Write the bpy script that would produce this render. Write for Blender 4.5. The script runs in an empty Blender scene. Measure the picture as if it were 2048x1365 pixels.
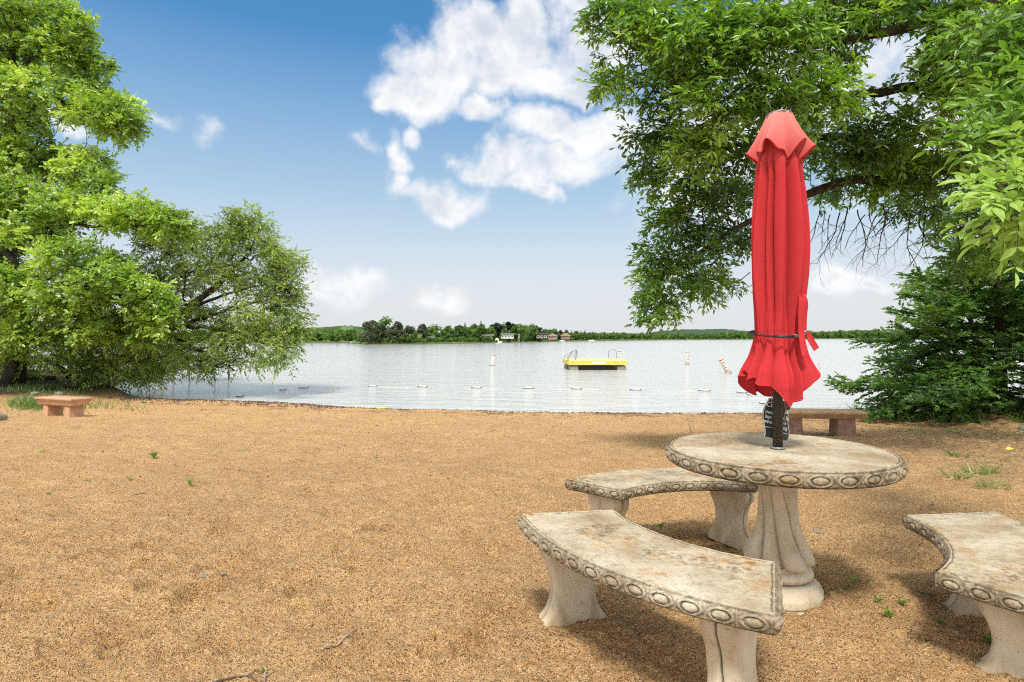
import bpy, math, random
import numpy as np
from mathutils import Vector

SC = bpy.context.scene
COL = SC.collection
rng = np.random.default_rng(7)
PI = math.pi

# ---------------------------------------------------------------- camera model
F = 1200.0            # focal length in pixels of a 2048 wide frame
CX, CY0 = 1024.0, 675.0
H = 1.279             # eye height over the sand at the table
ZL = -0.75            # lake level

def P(px, py, Y):
    """world point at true distance Y seen at photo pixel (px, py)"""
    return np.array([(px - CX) / F * Y, Y, H - (py - CY0) / F * Y])

def onlake(px, py):
    Y = F * (H - ZL) / (py - CY0)
    return np.array([(px - CX) / F * Y, Y, ZL])

SHX = np.array([-90, -60, -30, -20, -16, -13, -11.8, -9.9, -7.1, -5.6, -4.3, -1.7, .35, 3.66, 6.8, 9.2, 14, 20, 40, 90])
SHY = np.array([95, 70, 44, 31, 23.5, 20.2, 19.4, 18.9, 18.2, 17.5, 16.9, 16.6, 16.1, 15.9, 15.9, 15.9, 16.4, 18, 30, 60])

def sstep(a, b, x):
    t = np.clip((x - a) / (b - a), 0, 1)
    return t * t * (3 - 2 * t)

def zbase(X, Y):
    X = np.asarray(X, float); Y = np.asarray(Y, float)
    Ys = np.interp(X, SHX, SHY)
    t = np.clip((Y - 3.5) / (Ys - 3.5), 0, 1)
    z = ZL * t
    z = z + .045 * sstep(3.5, 2.9, Y) * sstep(-.7, .0, X)
    over = np.maximum(Y - Ys, 0)
    bank = .24 * sstep(8.2, 10.5, X) * sstep(9, 13, Y) + .22 * sstep(-11.5, -14.5, X) * sstep(12, 17, Y)
    berm = .05 * np.exp(-((Y - Ys + .55) / .45) ** 2) * sstep(-3, -6, X) + .03 * np.exp(-((Y - Ys + .4) / .35) ** 2)
    z = z + (bank + berm) * (1 - sstep(.0, .5, over))
    return np.maximum(z - .16 * over, -3.0)

def G(px, py):
    """where the sight line through (px, py) meets the beach"""
    dx = (px - CX) / F; dz = -(py - CY0) / F
    Y = np.linspace(.8, 40, 8000)
    d = H + dz * Y - zbase(dx * Y, Y)
    i = np.argmax(d < 0)
    y = Y[i]
    return np.array([dx * y, y, float(zbase(dx * y, y))])

# ---------------------------------------------------------------- noise
_T = np.random.default_rng(3).random((256, 256)) * 2 - 1
def vnoise(x, y, seed=0):
    x = np.asarray(x) + seed * 17.31; y = np.asarray(y) + seed * 9.73
    xi = np.floor(x).astype(int); yi = np.floor(y).astype(int)
    fx = x - xi; fy = y - yi
    fx = fx * fx * (3 - 2 * fx); fy = fy * fy * (3 - 2 * fy)
    a = _T[xi & 255, yi & 255]; b = _T[(xi + 1) & 255, yi & 255]
    c = _T[xi & 255, (yi + 1) & 255]; d = _T[(xi + 1) & 255, (yi + 1) & 255]
    return (a * (1 - fx) + b * fx) * (1 - fy) + (c * (1 - fx) + d * fx) * fy

# ---------------------------------------------------------------- mesh helpers
def mesh(name, V, Fs, mat=None, smooth=False, attrs=None):
    V = np.ascontiguousarray(V, dtype=np.float32)
    if isinstance(Fs, np.ndarray): Fs = [Fs]
    Fs = [np.asarray(f, dtype=np.int32) for f in Fs if len(f)]
    me = bpy.data.meshes.new(name)
    me.vertices.add(len(V)); me.vertices.foreach_set('co', V.ravel())
    tot = np.concatenate([np.full(len(f), f.shape[1], np.int32) for f in Fs])
    loops = np.concatenate([f.ravel() for f in Fs])
    st = np.concatenate([[0], np.cumsum(tot)[:-1]]).astype(np.int32)
    me.loops.add(len(loops)); me.loops.foreach_set('vertex_index', loops)
    me.polygons.add(len(tot)); me.polygons.foreach_set('loop_start', st); me.polygons.foreach_set('loop_total', tot)
    me.polygons.foreach_set('use_smooth', np.full(len(tot), bool(smooth)))
    me.update(calc_edges=True)
    if attrs:
        for k, v in attrs.items():
            a = me.attributes.new(k, 'FLOAT', 'POINT'); a.data.foreach_set('value', np.asarray(v, np.float32))
    if mat: me.materials.append(mat)
    me.validate()
    return me

def obj(name, me, parent=None, loc=None):
    o = bpy.data.objects.new(name, me); COL.objects.link(o)
    if parent: o.parent = parent
    if loc is not None: o.location = [float(c) for c in loc]
    return o

def tag(o, label=None, cat=None, group=None, kind=None):
    if label: o['label'] = label
    if cat: o['category'] = cat
    if group: o['group'] = group
    if kind: o['kind'] = kind
    return o

def thing(name, label, cat, loc=(0, 0, 0), rz=0, group=None):
    o = bpy.data.objects.new(name, None); COL.objects.link(o)
    o.location = [float(c) for c in loc]; o.rotation_euler = (0, 0, rz)
    o.empty_display_size = .2
    return tag(o, label, cat, group)

def part(name, VF, mat, parent, smooth=False, attrs=None, loc=None):
    return obj(name, mesh(name, VF[0], VF[1], mat, smooth, attrs), parent, loc)

def copy_tree(o, parent=None):
    c = o.copy(); COL.objects.link(c)
    if parent: c.parent = parent
    for ch in [k for k in bpy.data.objects if k.parent == o]: copy_tree(ch, c)
    return c

def join(parts):
    Vs = []; Fs = {}; n = 0
    for V, Fl in parts:
        if isinstance(Fl, np.ndarray): Fl = [Fl]
        for f in Fl:
            f = np.asarray(f)
            if len(f): Fs.setdefault(f.shape[1], []).append(f + n)
        Vs.append(np.asarray(V, float)); n += len(V)
    return np.concatenate(Vs), [np.concatenate(v) for v in Fs.values()]

def box(c, s, bev=.006):
    """box with chamfered edges: centre c, full size s"""
    h = np.array(s, float) / 2; b = min(bev, h.min() * .45)
    pts = []
    for sx in (-1, 1):
        for sy in (-1, 1):
            for sz in (-1, 1):
                pts += [(sx * (h[0] - b), sy * (h[1] - b), sz * h[2]), (sx * (h[0] - b), sy * h[1], sz * (h[2] - b)), (sx * h[0], sy * (h[1] - b), sz * (h[2] - b))]
    return hull(np.array(pts) + np.array(c, float))

def hull(pts):
    import bmesh
    bm = bmesh.new()
    for p in pts: bm.verts.new([float(c) for c in p])
    bmesh.ops.convex_hull(bm, input=bm.verts)
    bmesh.ops.dissolve_limit(bm, angle_limit=.02, verts=bm.verts, edges=bm.edges)
    bmesh.ops.recalc_face_normals(bm, faces=bm.faces)
    bmesh.ops.triangulate(bm, faces=[f for f in bm.faces if len(f.verts) > 4])
    bm.verts.ensure_lookup_table(); bm.verts.index_update()
    V = np.array([v.co[:] for v in bm.verts]); t = []; q = []
    for f in bm.faces:
        ix = [v.index for v in f.verts]
        (t if len(ix) == 3 else q).append(ix)
    bm.free()
    return V, [np.array(t, int).reshape(-1, 3), np.array(q, int).reshape(-1, 4)]

def frame(d):
    d = d / (np.linalg.norm(d, axis=-1, keepdims=True) + 1e-12)
    up = np.where(np.abs(d[..., 2:3]) > .92, np.array([1., 0, 0]), np.array([0, 0, 1.]))
    s = np.cross(d, up); s /= np.linalg.norm(s, axis=-1, keepdims=True) + 1e-12
    return d, s, np.cross(s, d)

def tube(pts, r, k=8, caps=True):
    pts = np.asarray(pts, float); n = len(pts); r = np.broadcast_to(np.asarray(r, float), (n,))
    t = np.gradient(pts, axis=0); t /= np.linalg.norm(t, axis=1, keepdims=True) + 1e-12
    d, s, u = frame(t[0]); S = [s]
    for i in range(1, n):
        s = S[-1] - t[i] * np.dot(S[-1], t[i]); S.append(s / np.linalg.norm(s))
    S = np.array(S); U = np.cross(t, S)
    a = np.arange(k) * 2 * PI / k
    V = pts[:, None] + r[:, None, None] * (np.cos(a)[None, :, None] * S[:, None] + np.sin(a)[None, :, None] * U[:, None])
    V = V.reshape(-1, 3)
    i = np.arange(n - 1)[:, None] * k; j = np.arange(k)[None]; j2 = (j + 1) % k
    Q = np.stack([i + j, i + j2, i + k + j2, i + k + j], -1).reshape(-1, 4)
    Fs = [Q]
    if caps:
        V = np.concatenate([V, pts[:1], pts[-1:]]); a0 = n * k
        jj = np.arange(k); j3 = (jj + 1) % k
        Fs.append(np.concatenate([np.stack([np.full(k, a0), j3, jj], 1), np.stack([np.full(k, a0 + 1), (n - 1) * k + jj, (n - 1) * k + j3], 1)]))
    return V, Fs

def lathe(prof, k=32, fn=None):
    """prof: (r, z) rows; fn(theta, i, r, z) -> r"""
    prof = np.asarray(prof, float); n = len(prof)
    a = np.arange(k) * 2 * PI / k
    R = np.repeat(prof[:, 0][:, None], k, 1); Z = np.repeat(prof[:, 1][:, None], k, 1)
    if fn is not None: R = fn(a[None, :], R, Z)
    V = np.stack([R * np.cos(a), R * np.sin(a), Z], -1).reshape(-1, 3)
    i = np.arange(n - 1)[:, None] * k; j = np.arange(k)[None]; j2 = (j + 1) % k
    return V, [np.stack([i + j, i + j2, i + k + j2, i + k + j], -1).reshape(-1, 4)]

def segs(p0, p1, r0, r1, k=4):
    """many independent frusta"""
    d, s, u = frame(p1 - p0)
    a = np.arange(k) * 2 * PI / k
    c = np.cos(a)[None, :, None] * s[:, None] + np.sin(a)[None, :, None] * u[:, None]
    V = np.concatenate([p0[:, None] + c * r0[:, None, None], p1[:, None] + c * r1[:, None, None]], 1).reshape(-1, 3)
    b = np.arange(len(p0))[:, None] * 2 * k; j = np.arange(k)[None]; j2 = (j + 1) % k
    return V, [np.stack([b + j, b + j2, b + k + j2, b + k + j], -1).reshape(-1, 4)]

def text_mesh(s, size, mat, name='lettering', extrude=.0006, align='CENTER', shear=0.0, bold=0.0):
    cu = bpy.data.curves.new('txt', 'FONT'); cu.body = s; cu.size = size; cu.extrude = extrude
    cu.align_x = align; cu.align_y = 'CENTER'; cu.shear = shear; cu.resolution_u = 3; cu.offset = bold
    o = bpy.data.objects.new('txt', cu); COL.objects.link(o)
    dg = bpy.context.evaluated_depsgraph_get()
    me = bpy.data.meshes.new_from_object(o.evaluated_get(dg)); me.name = name
    bpy.data.objects.remove(o); bpy.data.curves.remove(cu)
    me.materials.clear(); me.materials.append(mat)
    return me

# ---------------------------------------------------------------- materials
class NM:
    def __init__(s, name):
        s.m = bpy.data.materials.new(name); s.m.use_nodes = True
        s.nt = s.m.node_tree; s.nt.nodes.clear(); s.out = s.n('ShaderNodeOutputMaterial')
    def n(s, t, **kw):
        o = s.nt.nodes.new(t)
        for k, v in kw.items(): setattr(o, k, v)
        return o
    def set(s, sock, v):
        if hasattr(v, 'is_linked') or hasattr(v, 'links'): s.nt.links.new(v, sock)
        elif isinstance(v, (tuple, list)) and len(v) == 3 and sock.type == 'RGBA': sock.default_value = (*v, 1)
        else: sock.default_value = v
    def noise(s, scale, detail=4, rough=.55, vec=None, dist=0.):
        o = s.n('ShaderNodeTexNoise'); s.set(o.inputs['Scale'], scale); s.set(o.inputs['Detail'], detail)
        s.set(o.inputs['Roughness'], rough); s.set(o.inputs['Distortion'], dist)
        if vec is not None: s.set(o.inputs['Vector'], vec)
        return o.outputs['Fac']
    def voro(s, scale, vec=None, feature='F1'):
        o = s.n('ShaderNodeTexVoronoi', feature=feature); s.set(o.inputs['Scale'], scale)
        if vec is not None: s.set(o.inputs['Vector'], vec)
        return o
    def ramp(s, fac, stops, interp='LINEAR'):
        o = s.n('ShaderNodeValToRGB'); cr = o.color_ramp; cr.interpolation = interp
        while len(cr.elements) < len(stops): cr.elements.new(.5)
        for e, (p, c) in zip(cr.elements, stops):
            e.position = p; e.color = (*c, 1) if isinstance(c, (tuple, list)) else (c, c, c, 1)
        s.set(o.inputs['Fac'], fac); return o.outputs['Color']
    def mix(s, fac, a, b, bt='MIX'):
        o = s.n('ShaderNodeMix', data_type='RGBA', blend_type=bt)
        s.set(o.inputs[0], fac); s.set(o.inputs[6], a); s.set(o.inputs[7], b); return o.outputs[2]
    def math(s, op, a, b=0., c=None, clamp=False):
        o = s.n('ShaderNodeMath', operation=op, use_clamp=clamp); s.set(o.inputs[0], a); s.set(o.inputs[1], b)
        if c is not None: s.set(o.inputs[2], c)
        return o.outputs[0]
    def rng(s, v, a, b, c=0., d=1., smooth=False):
        o = s.n('ShaderNodeMapRange', interpolation_type='SMOOTHSTEP' if smooth else 'LINEAR')
        for i, x in enumerate((v, a, b, c, d)): s.set(o.inputs[i], x)
        return o.outputs[0]
    def coord(s, which='Object'):
        return s.n('ShaderNodeTexCoord').outputs[which]
    def pos(s):
        return s.n('ShaderNodeNewGeometry').outputs['Position']
    def mapping(s, vec, scale=(1, 1, 1), rot=(0, 0, 0), loc=(0, 0, 0)):
        o = s.n('ShaderNodeMapping'); s.set(o.inputs['Vector'], vec)
        o.inputs['Scale'].default_value = scale; o.inputs['Rotation'].default_value = rot; o.inputs['Location'].default_value = loc
        return o.outputs[0]
    def sep(s, v):
        o = s.n('ShaderNodeSeparateXYZ'); s.set(o.inputs[0], v); return o.outputs
    def attr(s, name):
        return s.n('ShaderNodeAttribute', attribute_name=name).outputs['Fac']
    def bump(s, h, strength=.5, dist=.01, normal=None):
        o = s.n('ShaderNodeBump'); s.set(o.inputs['Height'], h); s.set(o.inputs['Strength'], strength); s.set(o.inputs['Distance'], dist)
        if normal is not None: s.set(o.inputs['Normal'], normal)
        return o.outputs[0]
    def bsdf(s, color, rough=.7, metal=0., normal=None, spec=.5, **kw):
        o = s.n('ShaderNodeBsdfPrincipled'); s.set(o.inputs['Base Color'], color); s.set(o.inputs['Roughness'], rough)
        s.set(o.inputs['Metallic'], metal); s.set(o.inputs['Specular IOR Level'], spec)
        for k, v in kw.items(): s.set(o.inputs[k], v)
        if normal is not None: s.set(o.inputs['Normal'], normal)
        s.nt.links.new(o.outputs[0], s.out.inputs['Surface']); return s.m

def plain(name, col, rough=.6, metal=0., vary=.15, scale=12., bump=.0, spec=.5):
    m = NM(name); c = m.coord('Object')
    n = m.noise(scale, 5, .6, c)
    col2 = tuple(x * (1 - vary) for x in col); col3 = tuple(min(1, x * (1 + vary)) for x in col)
    cc = m.ramp(n, [(.3, col2), (.7, col3)])
    nm = m.bump(m.noise(scale * 4, 4, .6, c), bump, .004) if bump else None
    return m.bsdf(cc, rough, metal, nm, spec)

def leaf_mat(name, stops, trans=.35, tcol=(1.25, 1.35, .55), gloss=.05, grough=.4):
    m = NM(name)
    col = m.ramp(m.attr('tint'), stops)
    d = m.n('ShaderNodeBsdfDiffuse'); m.set(d.inputs[0], col)
    t = m.n('ShaderNodeBsdfTranslucent'); m.set(t.inputs[0], m.mix(1.0, col, tcol, 'MULTIPLY'))
    mx = m.n('ShaderNodeMixShader'); mx.inputs[0].default_value = trans
    m.nt.links.new(d.outputs[0], mx.inputs[1]); m.nt.links.new(t.outputs[0], mx.inputs[2])
    g = m.n('ShaderNodeBsdfGlossy'); g.inputs['Roughness'].default_value = grough; m.set(g.inputs[0], (.9, .95, 1.))
    m2 = m.n('ShaderNodeMixShader'); m2.inputs[0].default_value = gloss
    m.nt.links.new(mx.outputs[0], m2.inputs[1]); m.nt.links.new(g.outputs[0], m2.inputs[2])
    m.nt.links.new(m2.outputs[0], m.out.inputs['Surface']); return m.m

def bark_mat(name, a, b, scale=9.):
    m = NM(name); p = m.mapping(m.pos(), (1, 1, .35))
    n = m.noise(scale, 6, .65, p, .6); v = m.noise(scale * 5, 3, .6, p)
    c = m.ramp(n, [(.3, a), (.7, b)])
    return m.bsdf(c, .9, 0, m.bump(m.math('ADD', n, v), .9, .03), .2)

# concrete tops: bleached, lichen stained
def concrete_mat(name, base, pale, stain, groove_dark=True, staincut=.56):
    m = NM(name); c = m.pos()
    n1 = m.noise(5, 6, .62, c); n2 = m.noise(38, 5, .65, c); n3 = m.noise(150, 4, .7, c); n4 = m.noise(6.1, 8, .74, m.mapping(c, loc=(4, 2, 1)))
    col = m.ramp(n1, [(.32, base), (.62, pale)])
    col = m.mix(m.math('MULTIPLY', m.rng(n4, staincut - .03, staincut + .08), m.rng(n2, .3, .55)), col, stain)
    n6 = m.noise(2.6, 6, .7, m.mapping(c, loc=(9, 1, 3))); col = m.mix(m.rng(n6, .52, .66, 0, .6), col, (.60, .55, .44)); col = m.mix(m.math('MULTIPLY', m.rng(n6, .46, .36), m.rng(n2, .4, .6)), col, tuple(x * .62 for x in base)); col = m.mix(m.rng(n2, .5, .75, 0, .45), col, tuple(x * .45 for x in base))
    col = m.mix(m.rng(n3, .56, .68, 0, .8), col, (.10, .085, .06))
    col = m.mix(m.rng(n3, .36, .28, 0, .5), col, (.62, .56, .46))
    if groove_dark:
        g = m.math('ADD', m.attr('groove_dark'), m.math('MULTIPLY', m.math('SUBTRACT', n2, .5), .9))
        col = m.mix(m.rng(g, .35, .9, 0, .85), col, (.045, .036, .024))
    h = m.math('ADD', m.math('MULTIPLY', n3, .5), n2)
    return m.bsdf(col, .93, 0, m.bump(h, .8, .006), .2)

M = {}
M['concrete_top'] = concrete_mat('weathered_concrete_top', (.29, .215, .125), (.47, .41, .30), (.40, .19, .04))
M['concrete_rim'] = concrete_mat('weathered_concrete_rim', (.23, .175, .11), (.40, .335, .235), (.28, .17, .06), True, .6)
def cast_mat():
    m = NM('smooth_cast_concrete'); c = m.pos()
    n1 = m.noise(6, 5, .6, c); n2 = m.noise(90, 3, .5, c); n3 = m.noise(22, 4, .6, m.mapping(c, (1, 1, .25)))
    col = m.ramp(n1, [(.3, (.48, .40, .28)), (.7, (.62, .55, .42))])
    col = m.mix(m.rng(n3, .52, .72, 0, .55), col, (.30, .21, .10))
    pits = m.rng(n2, .67, .73)
    col = m.mix(m.math('MULTIPLY', pits, .55), col, (.10, .08, .05))
    z = m.sep(c)[2]
    dirt = m.math('MULTIPLY', m.rng(z, .12, .0), m.rng(n3, .3, .6))
    col = m.mix(m.math('MULTIPLY', dirt, .6), col, (.28, .19, .09))
    g = m.attr('groove_dark'); col = m.mix(m.math('MULTIPLY', g, .92), col, (.06, .045, .03))  # darker along flutes, creases and joints of the cast parts
    return m.bsdf(col, .85, 0, m.bump(m.math('SUBTRACT', m.math('MULTIPLY', n1, .6), pits), .5, .004), .25)
M['cast'] = cast_mat()
M['terracotta'] = plain('orange_cast_concrete', (.46, .28, .17), .85, 0, .18, 7, .4, .2)
M['brown_stone'] = plain('brown_cast_concrete', (.42, .28, .16), .85, 0, .28, 9, .5, .2)
M['red_stone'] = plain('reddish_cast_concrete', (.26, .155, .11), .85, 0, .35, 14, .5, .2)
def cloth_mat(name='red_canvas', ca=(.60, .052, .060), cb=(.70, .16, .15), z0=2.02, z1=2.45):
    m = NM(name); c = m.coord('Object')
    w = m.noise(700, 2, .5, c); n = m.noise(6, 4, .6, c)
    z = m.sep(m.pos())[2]
    fade = m.math('ADD', m.rng(z, z0, z1, 0, .95), m.math('MULTIPLY', m.math('SUBTRACT', n, .5), .35), clamp=True)
    st = m.noise(22, 5, .7, m.mapping(c, (1, 1, .25)))
    fade = m.math('ADD', fade, m.math('MULTIPLY', m.math('SUBTRACT', st, .5), .16), clamp=True)
    col = m.mix(fade, ca, cb)
    col = m.mix(m.math('MULTIPLY', m.rng(n, .55, .75), .22), col, (.40, .02, .03))
    d = m.n('ShaderNodeBsdfDiffuse'); m.set(d.inputs[0], col); d.inputs['Roughness'].default_value = .8
    nb = m.bump(m.math('ADD', w, m.math('MULTIPLY', n, 3)), .25, .003); m.set(d.inputs['Normal'], nb)
    t = m.n('ShaderNodeBsdfTranslucent'); m.set(t.inputs[0], col)
    x = m.n('ShaderNodeMixShader'); x.inputs[0].default_value = .18
    m.nt.links.new(d.outputs[0], x.inputs[1]); m.nt.links.new(t.outputs[0], x.inputs[2])
    m.nt.links.new(x.outputs[0], m.out.inputs['Surface']); return m.m
M['red'] = cloth_mat(); M['redcap'] = cloth_mat('faded_red_canvas', (.66, .13, .125), (.82, .36, .32), 2.14, 2.36)
def pole_mat():
    m = NM('speckled_bronze_pole'); c = m.pos()
    n = m.noise(160, 3, .6, c); z = m.sep(c)[2]
    f = m.math('MULTIPLY', m.rng(n, .56, .66), m.rng(z, .98, .74, .05, 1.))
    col = m.mix(f, (.022, .016, .011), (.30, .19, .10))
    return m.bsdf(col, .5, .2, m.bump(n, .2, .002))
M['pole'] = pole_mat()
M['black'] = plain('black_rubber', (.012, .012, .013), .5, 0, .2, 40)
M['metal'] = plain('brushed_steel', (.45, .45, .46), .32, .9, .1, 30)
M['greymetal'] = plain('galvanised_tube', (.28, .29, .29), .4, .7, .15, 20)
M['board'] = plain('dark_green_painted_board', (.022, .032, .028), .6, 0, .5, 25, .1)
M['white'] = plain('white_paint', (.78, .78, .76), .5, 0, .06, 8)
M['offwhite'] = plain('weathered_white_plastic', (.55, .55, .51), .55, 0, .12, 10)
M['dirtywhite'] = plain('algae_stained_plastic', (.50, .46, .36), .6, 0, .3, 16)
M['yellow'] = plain('yellow_deck_paint', (.72, .60, .22), .6, 0, .3, 2.5)
M['yellowdk'] = plain('golden_deck_edge', (.62, .47, .08), .55, 0, .1, 5)
M['redpaint'] = plain('faded_red_band', (.55, .10, .05), .5, 0, .15, 8)
M['float'] = plain('grey_raft_drum', (.22, .22, .20), .6, 0, .35, 9)
M['darkfloat'] = plain('dark_wet_underside', (.025, .028, .026), .5, 0, .3, 9)
M['lime'] = plain('lime_foam', (.55, .78, .12), .6, 0, .08, 6)
M['stone'] = plain('grey_field_stone', (.20, .18, .14), .85, 0, .35, 6, .6)
M['wood'] = plain('grey_dry_wood', (.30, .23, .17), .85, 0, .35, 14, .5)
M['darkwood'] = plain('dark_twig_wood', (.10, .075, .05), .9, 0, .35, 14, .5)
M['dockwood'] = plain('bleached_dock', (.62, .62, .60), .7, 0, .12, 5, .2)
M['bark'] = bark_mat('dark_bark', (.022, .017, .013), (.085, .068, .05))
M['barkgrey'] = bark_mat('grey_brown_bark', (.05, .04, .03), (.15, .12, .09))
M['barkcedar'] = bark_mat('cedar_bark', (.03, .02, .014), (.09, .06, .045))
M['needle'] = leaf_mat('cedar_sprays', [(0, (.038, .09, .018)), (.5, (.12, .25, .04)), (1, (.32, .50, .09))], .35, (1.2, 1.3, .6), .04)
M['ash'] = leaf_mat('ash_leaflets', [(0, (.058, .13, .014)), (.5, (.165, .32, .03)), (1, (.40, .58, .08))], .48)
M['young'] = leaf_mat('young_ash_leaflets', [(0, (.09, .20, .028)), (.5, (.19, .36, .05)), (1, (.36, .53, .12))], .45, (1.2, 1.25, .6), .035, .45)
M['oak'] = leaf_mat('oak_leaves', [(0, (.10, .18, .018)), (.5, (.30, .45, .055)), (1, (.58, .70, .16))], .45)
M['willow'] = leaf_mat('willow_leaves', [(0, (.095, .15, .022)), (.5, (.26, .36, .06)), (1, (.46, .56, .13))], .45)
M['shrub'] = leaf_mat('bright_shrub_leaves', [(0, (.06, .13, .015)), (.5, (.14, .25, .03)), (1, (.24, .36, .06))], .45)
M['far'] = leaf_mat('far_foliage', [(0, (.045, .09, .022)), (.5, (.12, .215, .045)), (1, (.25, .36, .085))], .25, (1.2, 1.3, .6), .02)
M['fargrey'] = leaf_mat('far_grey_foliage', [(0, (.05, .065, .034)), (.5, (.105, .125, .068)), (1, (.19, .215, .12))], .25, (1.1, 1.15, .8), .02)
M['fardark'] = leaf_mat('far_conifer_foliage', [(0, (.012, .022, .012)), (.5, (.024, .043, .02)), (1, (.05, .075, .03))], .15, (1.1, 1.2, .7), .02)
M['grass'] = leaf_mat('grass_blades', [(0, (.045, .10, .015)), (.5, (.11, .22, .03)), (1, (.30, .34, .12))], .4, (1.2, 1.25, .6), .06)
M['weed'] = leaf_mat('weed_leaves', [(0, (.06, .13, .015)), (.5, (.14, .26, .03)), (1, (.30, .38, .06))], .35)
M['debris'] = leaf_mat('litter_chips', [(0, (.03, .02, .012)), (.45, (.12, .075, .04)), (.75, (.36, .25, .15)), (1, (.62, .52, .40))], .0, (1, 1, 1), .03)
M['wrack'] = leaf_mat('dark_wrack', [(0, (.035, .02, .012)), (.6, (.10, .055, .03)), (1, (.24, .15, .08))], .0, (1, 1, 1), .04)
# ================================================================ GROUND
def spaced(lo, hi, d, growth, far_lo, far_hi):
    core = np.arange(lo, hi + d * .5, d); up = [core[-1]]; st = d
    while up[-1] < far_hi: st *= growth; up.append(up[-1] + st)
    dn = [core[0]]; st = d
    while dn[-1] > far_lo: st *= growth; dn.append(dn[-1] - st)
    return np.concatenate([np.array(dn[1:])[::-1], core, np.array(up[1:])])
gx = spaced(-2.6, 2.8, .0125, 1.022, -90, 90)
gy = spaced(1.5, 4.2, .0125, 1.0115, -14, 60)
GX, GY = np.meshgrid(gx, gy)
GZ = zbase(GX, GY)
fade_far = 1 - sstep(14, 30, np.hypot(GX, GY))
Ysh = np.interp(GX, SHX, SHY); dry = sstep(0, -.6, GY - Ysh)
wv = .45 * vnoise(GX * 1.1, GY * 1.1, 1) + .45 * vnoise(GX * 2.7, GY * 3.1, 2) + .35 * vnoise(GX * 6, GY * 7, 3)
GZ = GZ + (.042 * wv * (.25 + .75 * dry) + .017 * vnoise(GX * 13, GY * 15, 4) * dry + .010 * vnoise(GX * 31, GY * 36, 5) + .0055 * vnoise(GX * 73, GY * 77, 6)) * fade_far
def dent(px, py, ang, L=.27, W=.10, depth=.022):
    global GZ
    c = G(px, py); ca, sa = math.cos(ang), math.sin(ang)
    u = (GX - c[0]) * ca + (GY - c[1]) * sa; v = -(GX - c[0]) * sa + (GY - c[1]) * ca
    w = W / 2 * (1 + .25 * np.cos(u / L * 5))
    e = np.sqrt((u / (L / 2)) ** 2 + (v / w) ** 2)
    GZ = GZ - depth * sstep(1.04, .84, e) + depth * .55 * np.exp(-((e - 1.16) / .13) ** 2)
dent(393, 1192, 1.15, .28, .13, .06); dent(470, 1104, 1.0, .2, .10, .04); dent(318, 1268, 1.2, .14, .10, .03)
_r = random.Random(5)
for i in range(120):
    dent(_r.uniform(-100, 1020), 845 + 480 * _r.random() ** 1.5, _r.uniform(.2, 2.6), _r.uniform(.14, .3), _r.uniform(.08, .15), _r.uniform(.012, .036))
ny, nx = GX.shape
ii = np.arange(ny - 1)[:, None] * nx + np.arange(nx - 1)[None]
def sand_mat():
    m = NM('coarse_beach_sand'); c = m.pos(); xyz = m.sep(c)
    big = m.noise(.55, 4, .6, c); mid = m.noise(3.1, 5, .62, c); fine = m.noise(60, 4, .7, c); grain = m.noise(340, 2, .7, c)
    v = m.voro(230, c); 
    col = m.ramp(mid, [(.25, (.54, .295, .118)), (.5, (.68, .40, .168)), (.75, (.77, .485, .225))])
    col = m.mix(m.rng(big, .45, .62, 0, .35), col, (.50, .29, .135))
    cr = m.sep(v.outputs['Color'])
    col = m.mix(m.rng(cr[0], .72, .9, 0, .85), col, (.90, .72, .46))
    col = m.mix(m.rng(cr[1], .78, .9, 0, .9), col, (.12, .065, .03))
    col = m.mix(m.rng(fine, .57, .68, 0, .75), col, (.20, .105, .045))
    n5 = m.noise(26, 6, .78, m.mapping(c, (1, 1.7, 1)))
    col = m.mix(m.rng(n5, .585, .65, 0, .9), col, (.12, .07, .035))
    # leaf litter and soil under the trees on the right
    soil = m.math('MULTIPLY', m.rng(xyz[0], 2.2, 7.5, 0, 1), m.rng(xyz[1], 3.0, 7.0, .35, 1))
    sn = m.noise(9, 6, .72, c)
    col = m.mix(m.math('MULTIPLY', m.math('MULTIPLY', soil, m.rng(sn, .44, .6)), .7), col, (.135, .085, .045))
    # soil banks beyond the beach, both sides
    bank = m.math('MAXIMUM', m.math('MULTIPLY', m.rng(xyz[0], 9, 10.5), m.rng(xyz[1], 11.5, 13)), m.math('MULTIPLY', m.rng(xyz[0], -12.2, -14.5), m.rng(xyz[1], 15.5, 17)))
    col = m.mix(m.math('MULTIPLY', bank, m.rng(sn, .25, .45)), col, (.05, .035, .02))
    wet = m.rng(m.math('ADD', xyz[2], m.math('MULTIPLY', m.math('SUBTRACT', mid, .5), .10)), ZL + .075, ZL + .02)
    col = m.mix(m.math('MULTIPLY', wet, .72), col, (.07, .042, .024))
    h = m.math('ADD', m.math('MULTIPLY', fine, .9), m.math('ADD', m.math('MULTIPLY', grain, .5), m.math('MULTIPLY', v.outputs['Distance'], .5)))
    h = m.math('ADD', h, m.math('MULTIPLY', n5, 1.6))
    return m.bsdf(col, .95, 0, m.bump(h, 1.0, .017), .1)
ground = obj('beach', mesh('beach', np.stack([GX, GY, GZ], -1).reshape(-1, 3), np.stack([ii, ii + 1, ii + nx + 1, ii + nx], -1).reshape(-1, 4), sand_mat(), True))
tag(ground, kind='structure')
def gz(x, y):
    """height of the modelled sand"""
    x = np.atleast_1d(x); y = np.atleast_1d(y)
    i = np.clip(np.searchsorted(gx, x) - 1, 0, nx - 2); j = np.clip(np.searchsorted(gy, y) - 1, 0, ny - 2)
    u = (x - gx[i]) / (gx[i + 1] - gx[i]); v = (y - gy[j]) / (gy[j + 1] - gy[j])
    return (GZ[j, i] * (1 - u) + GZ[j, i + 1] * u) * (1 - v) + (GZ[j + 1, i] * (1 - u) + GZ[j + 1, i + 1] * u) * v
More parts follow.
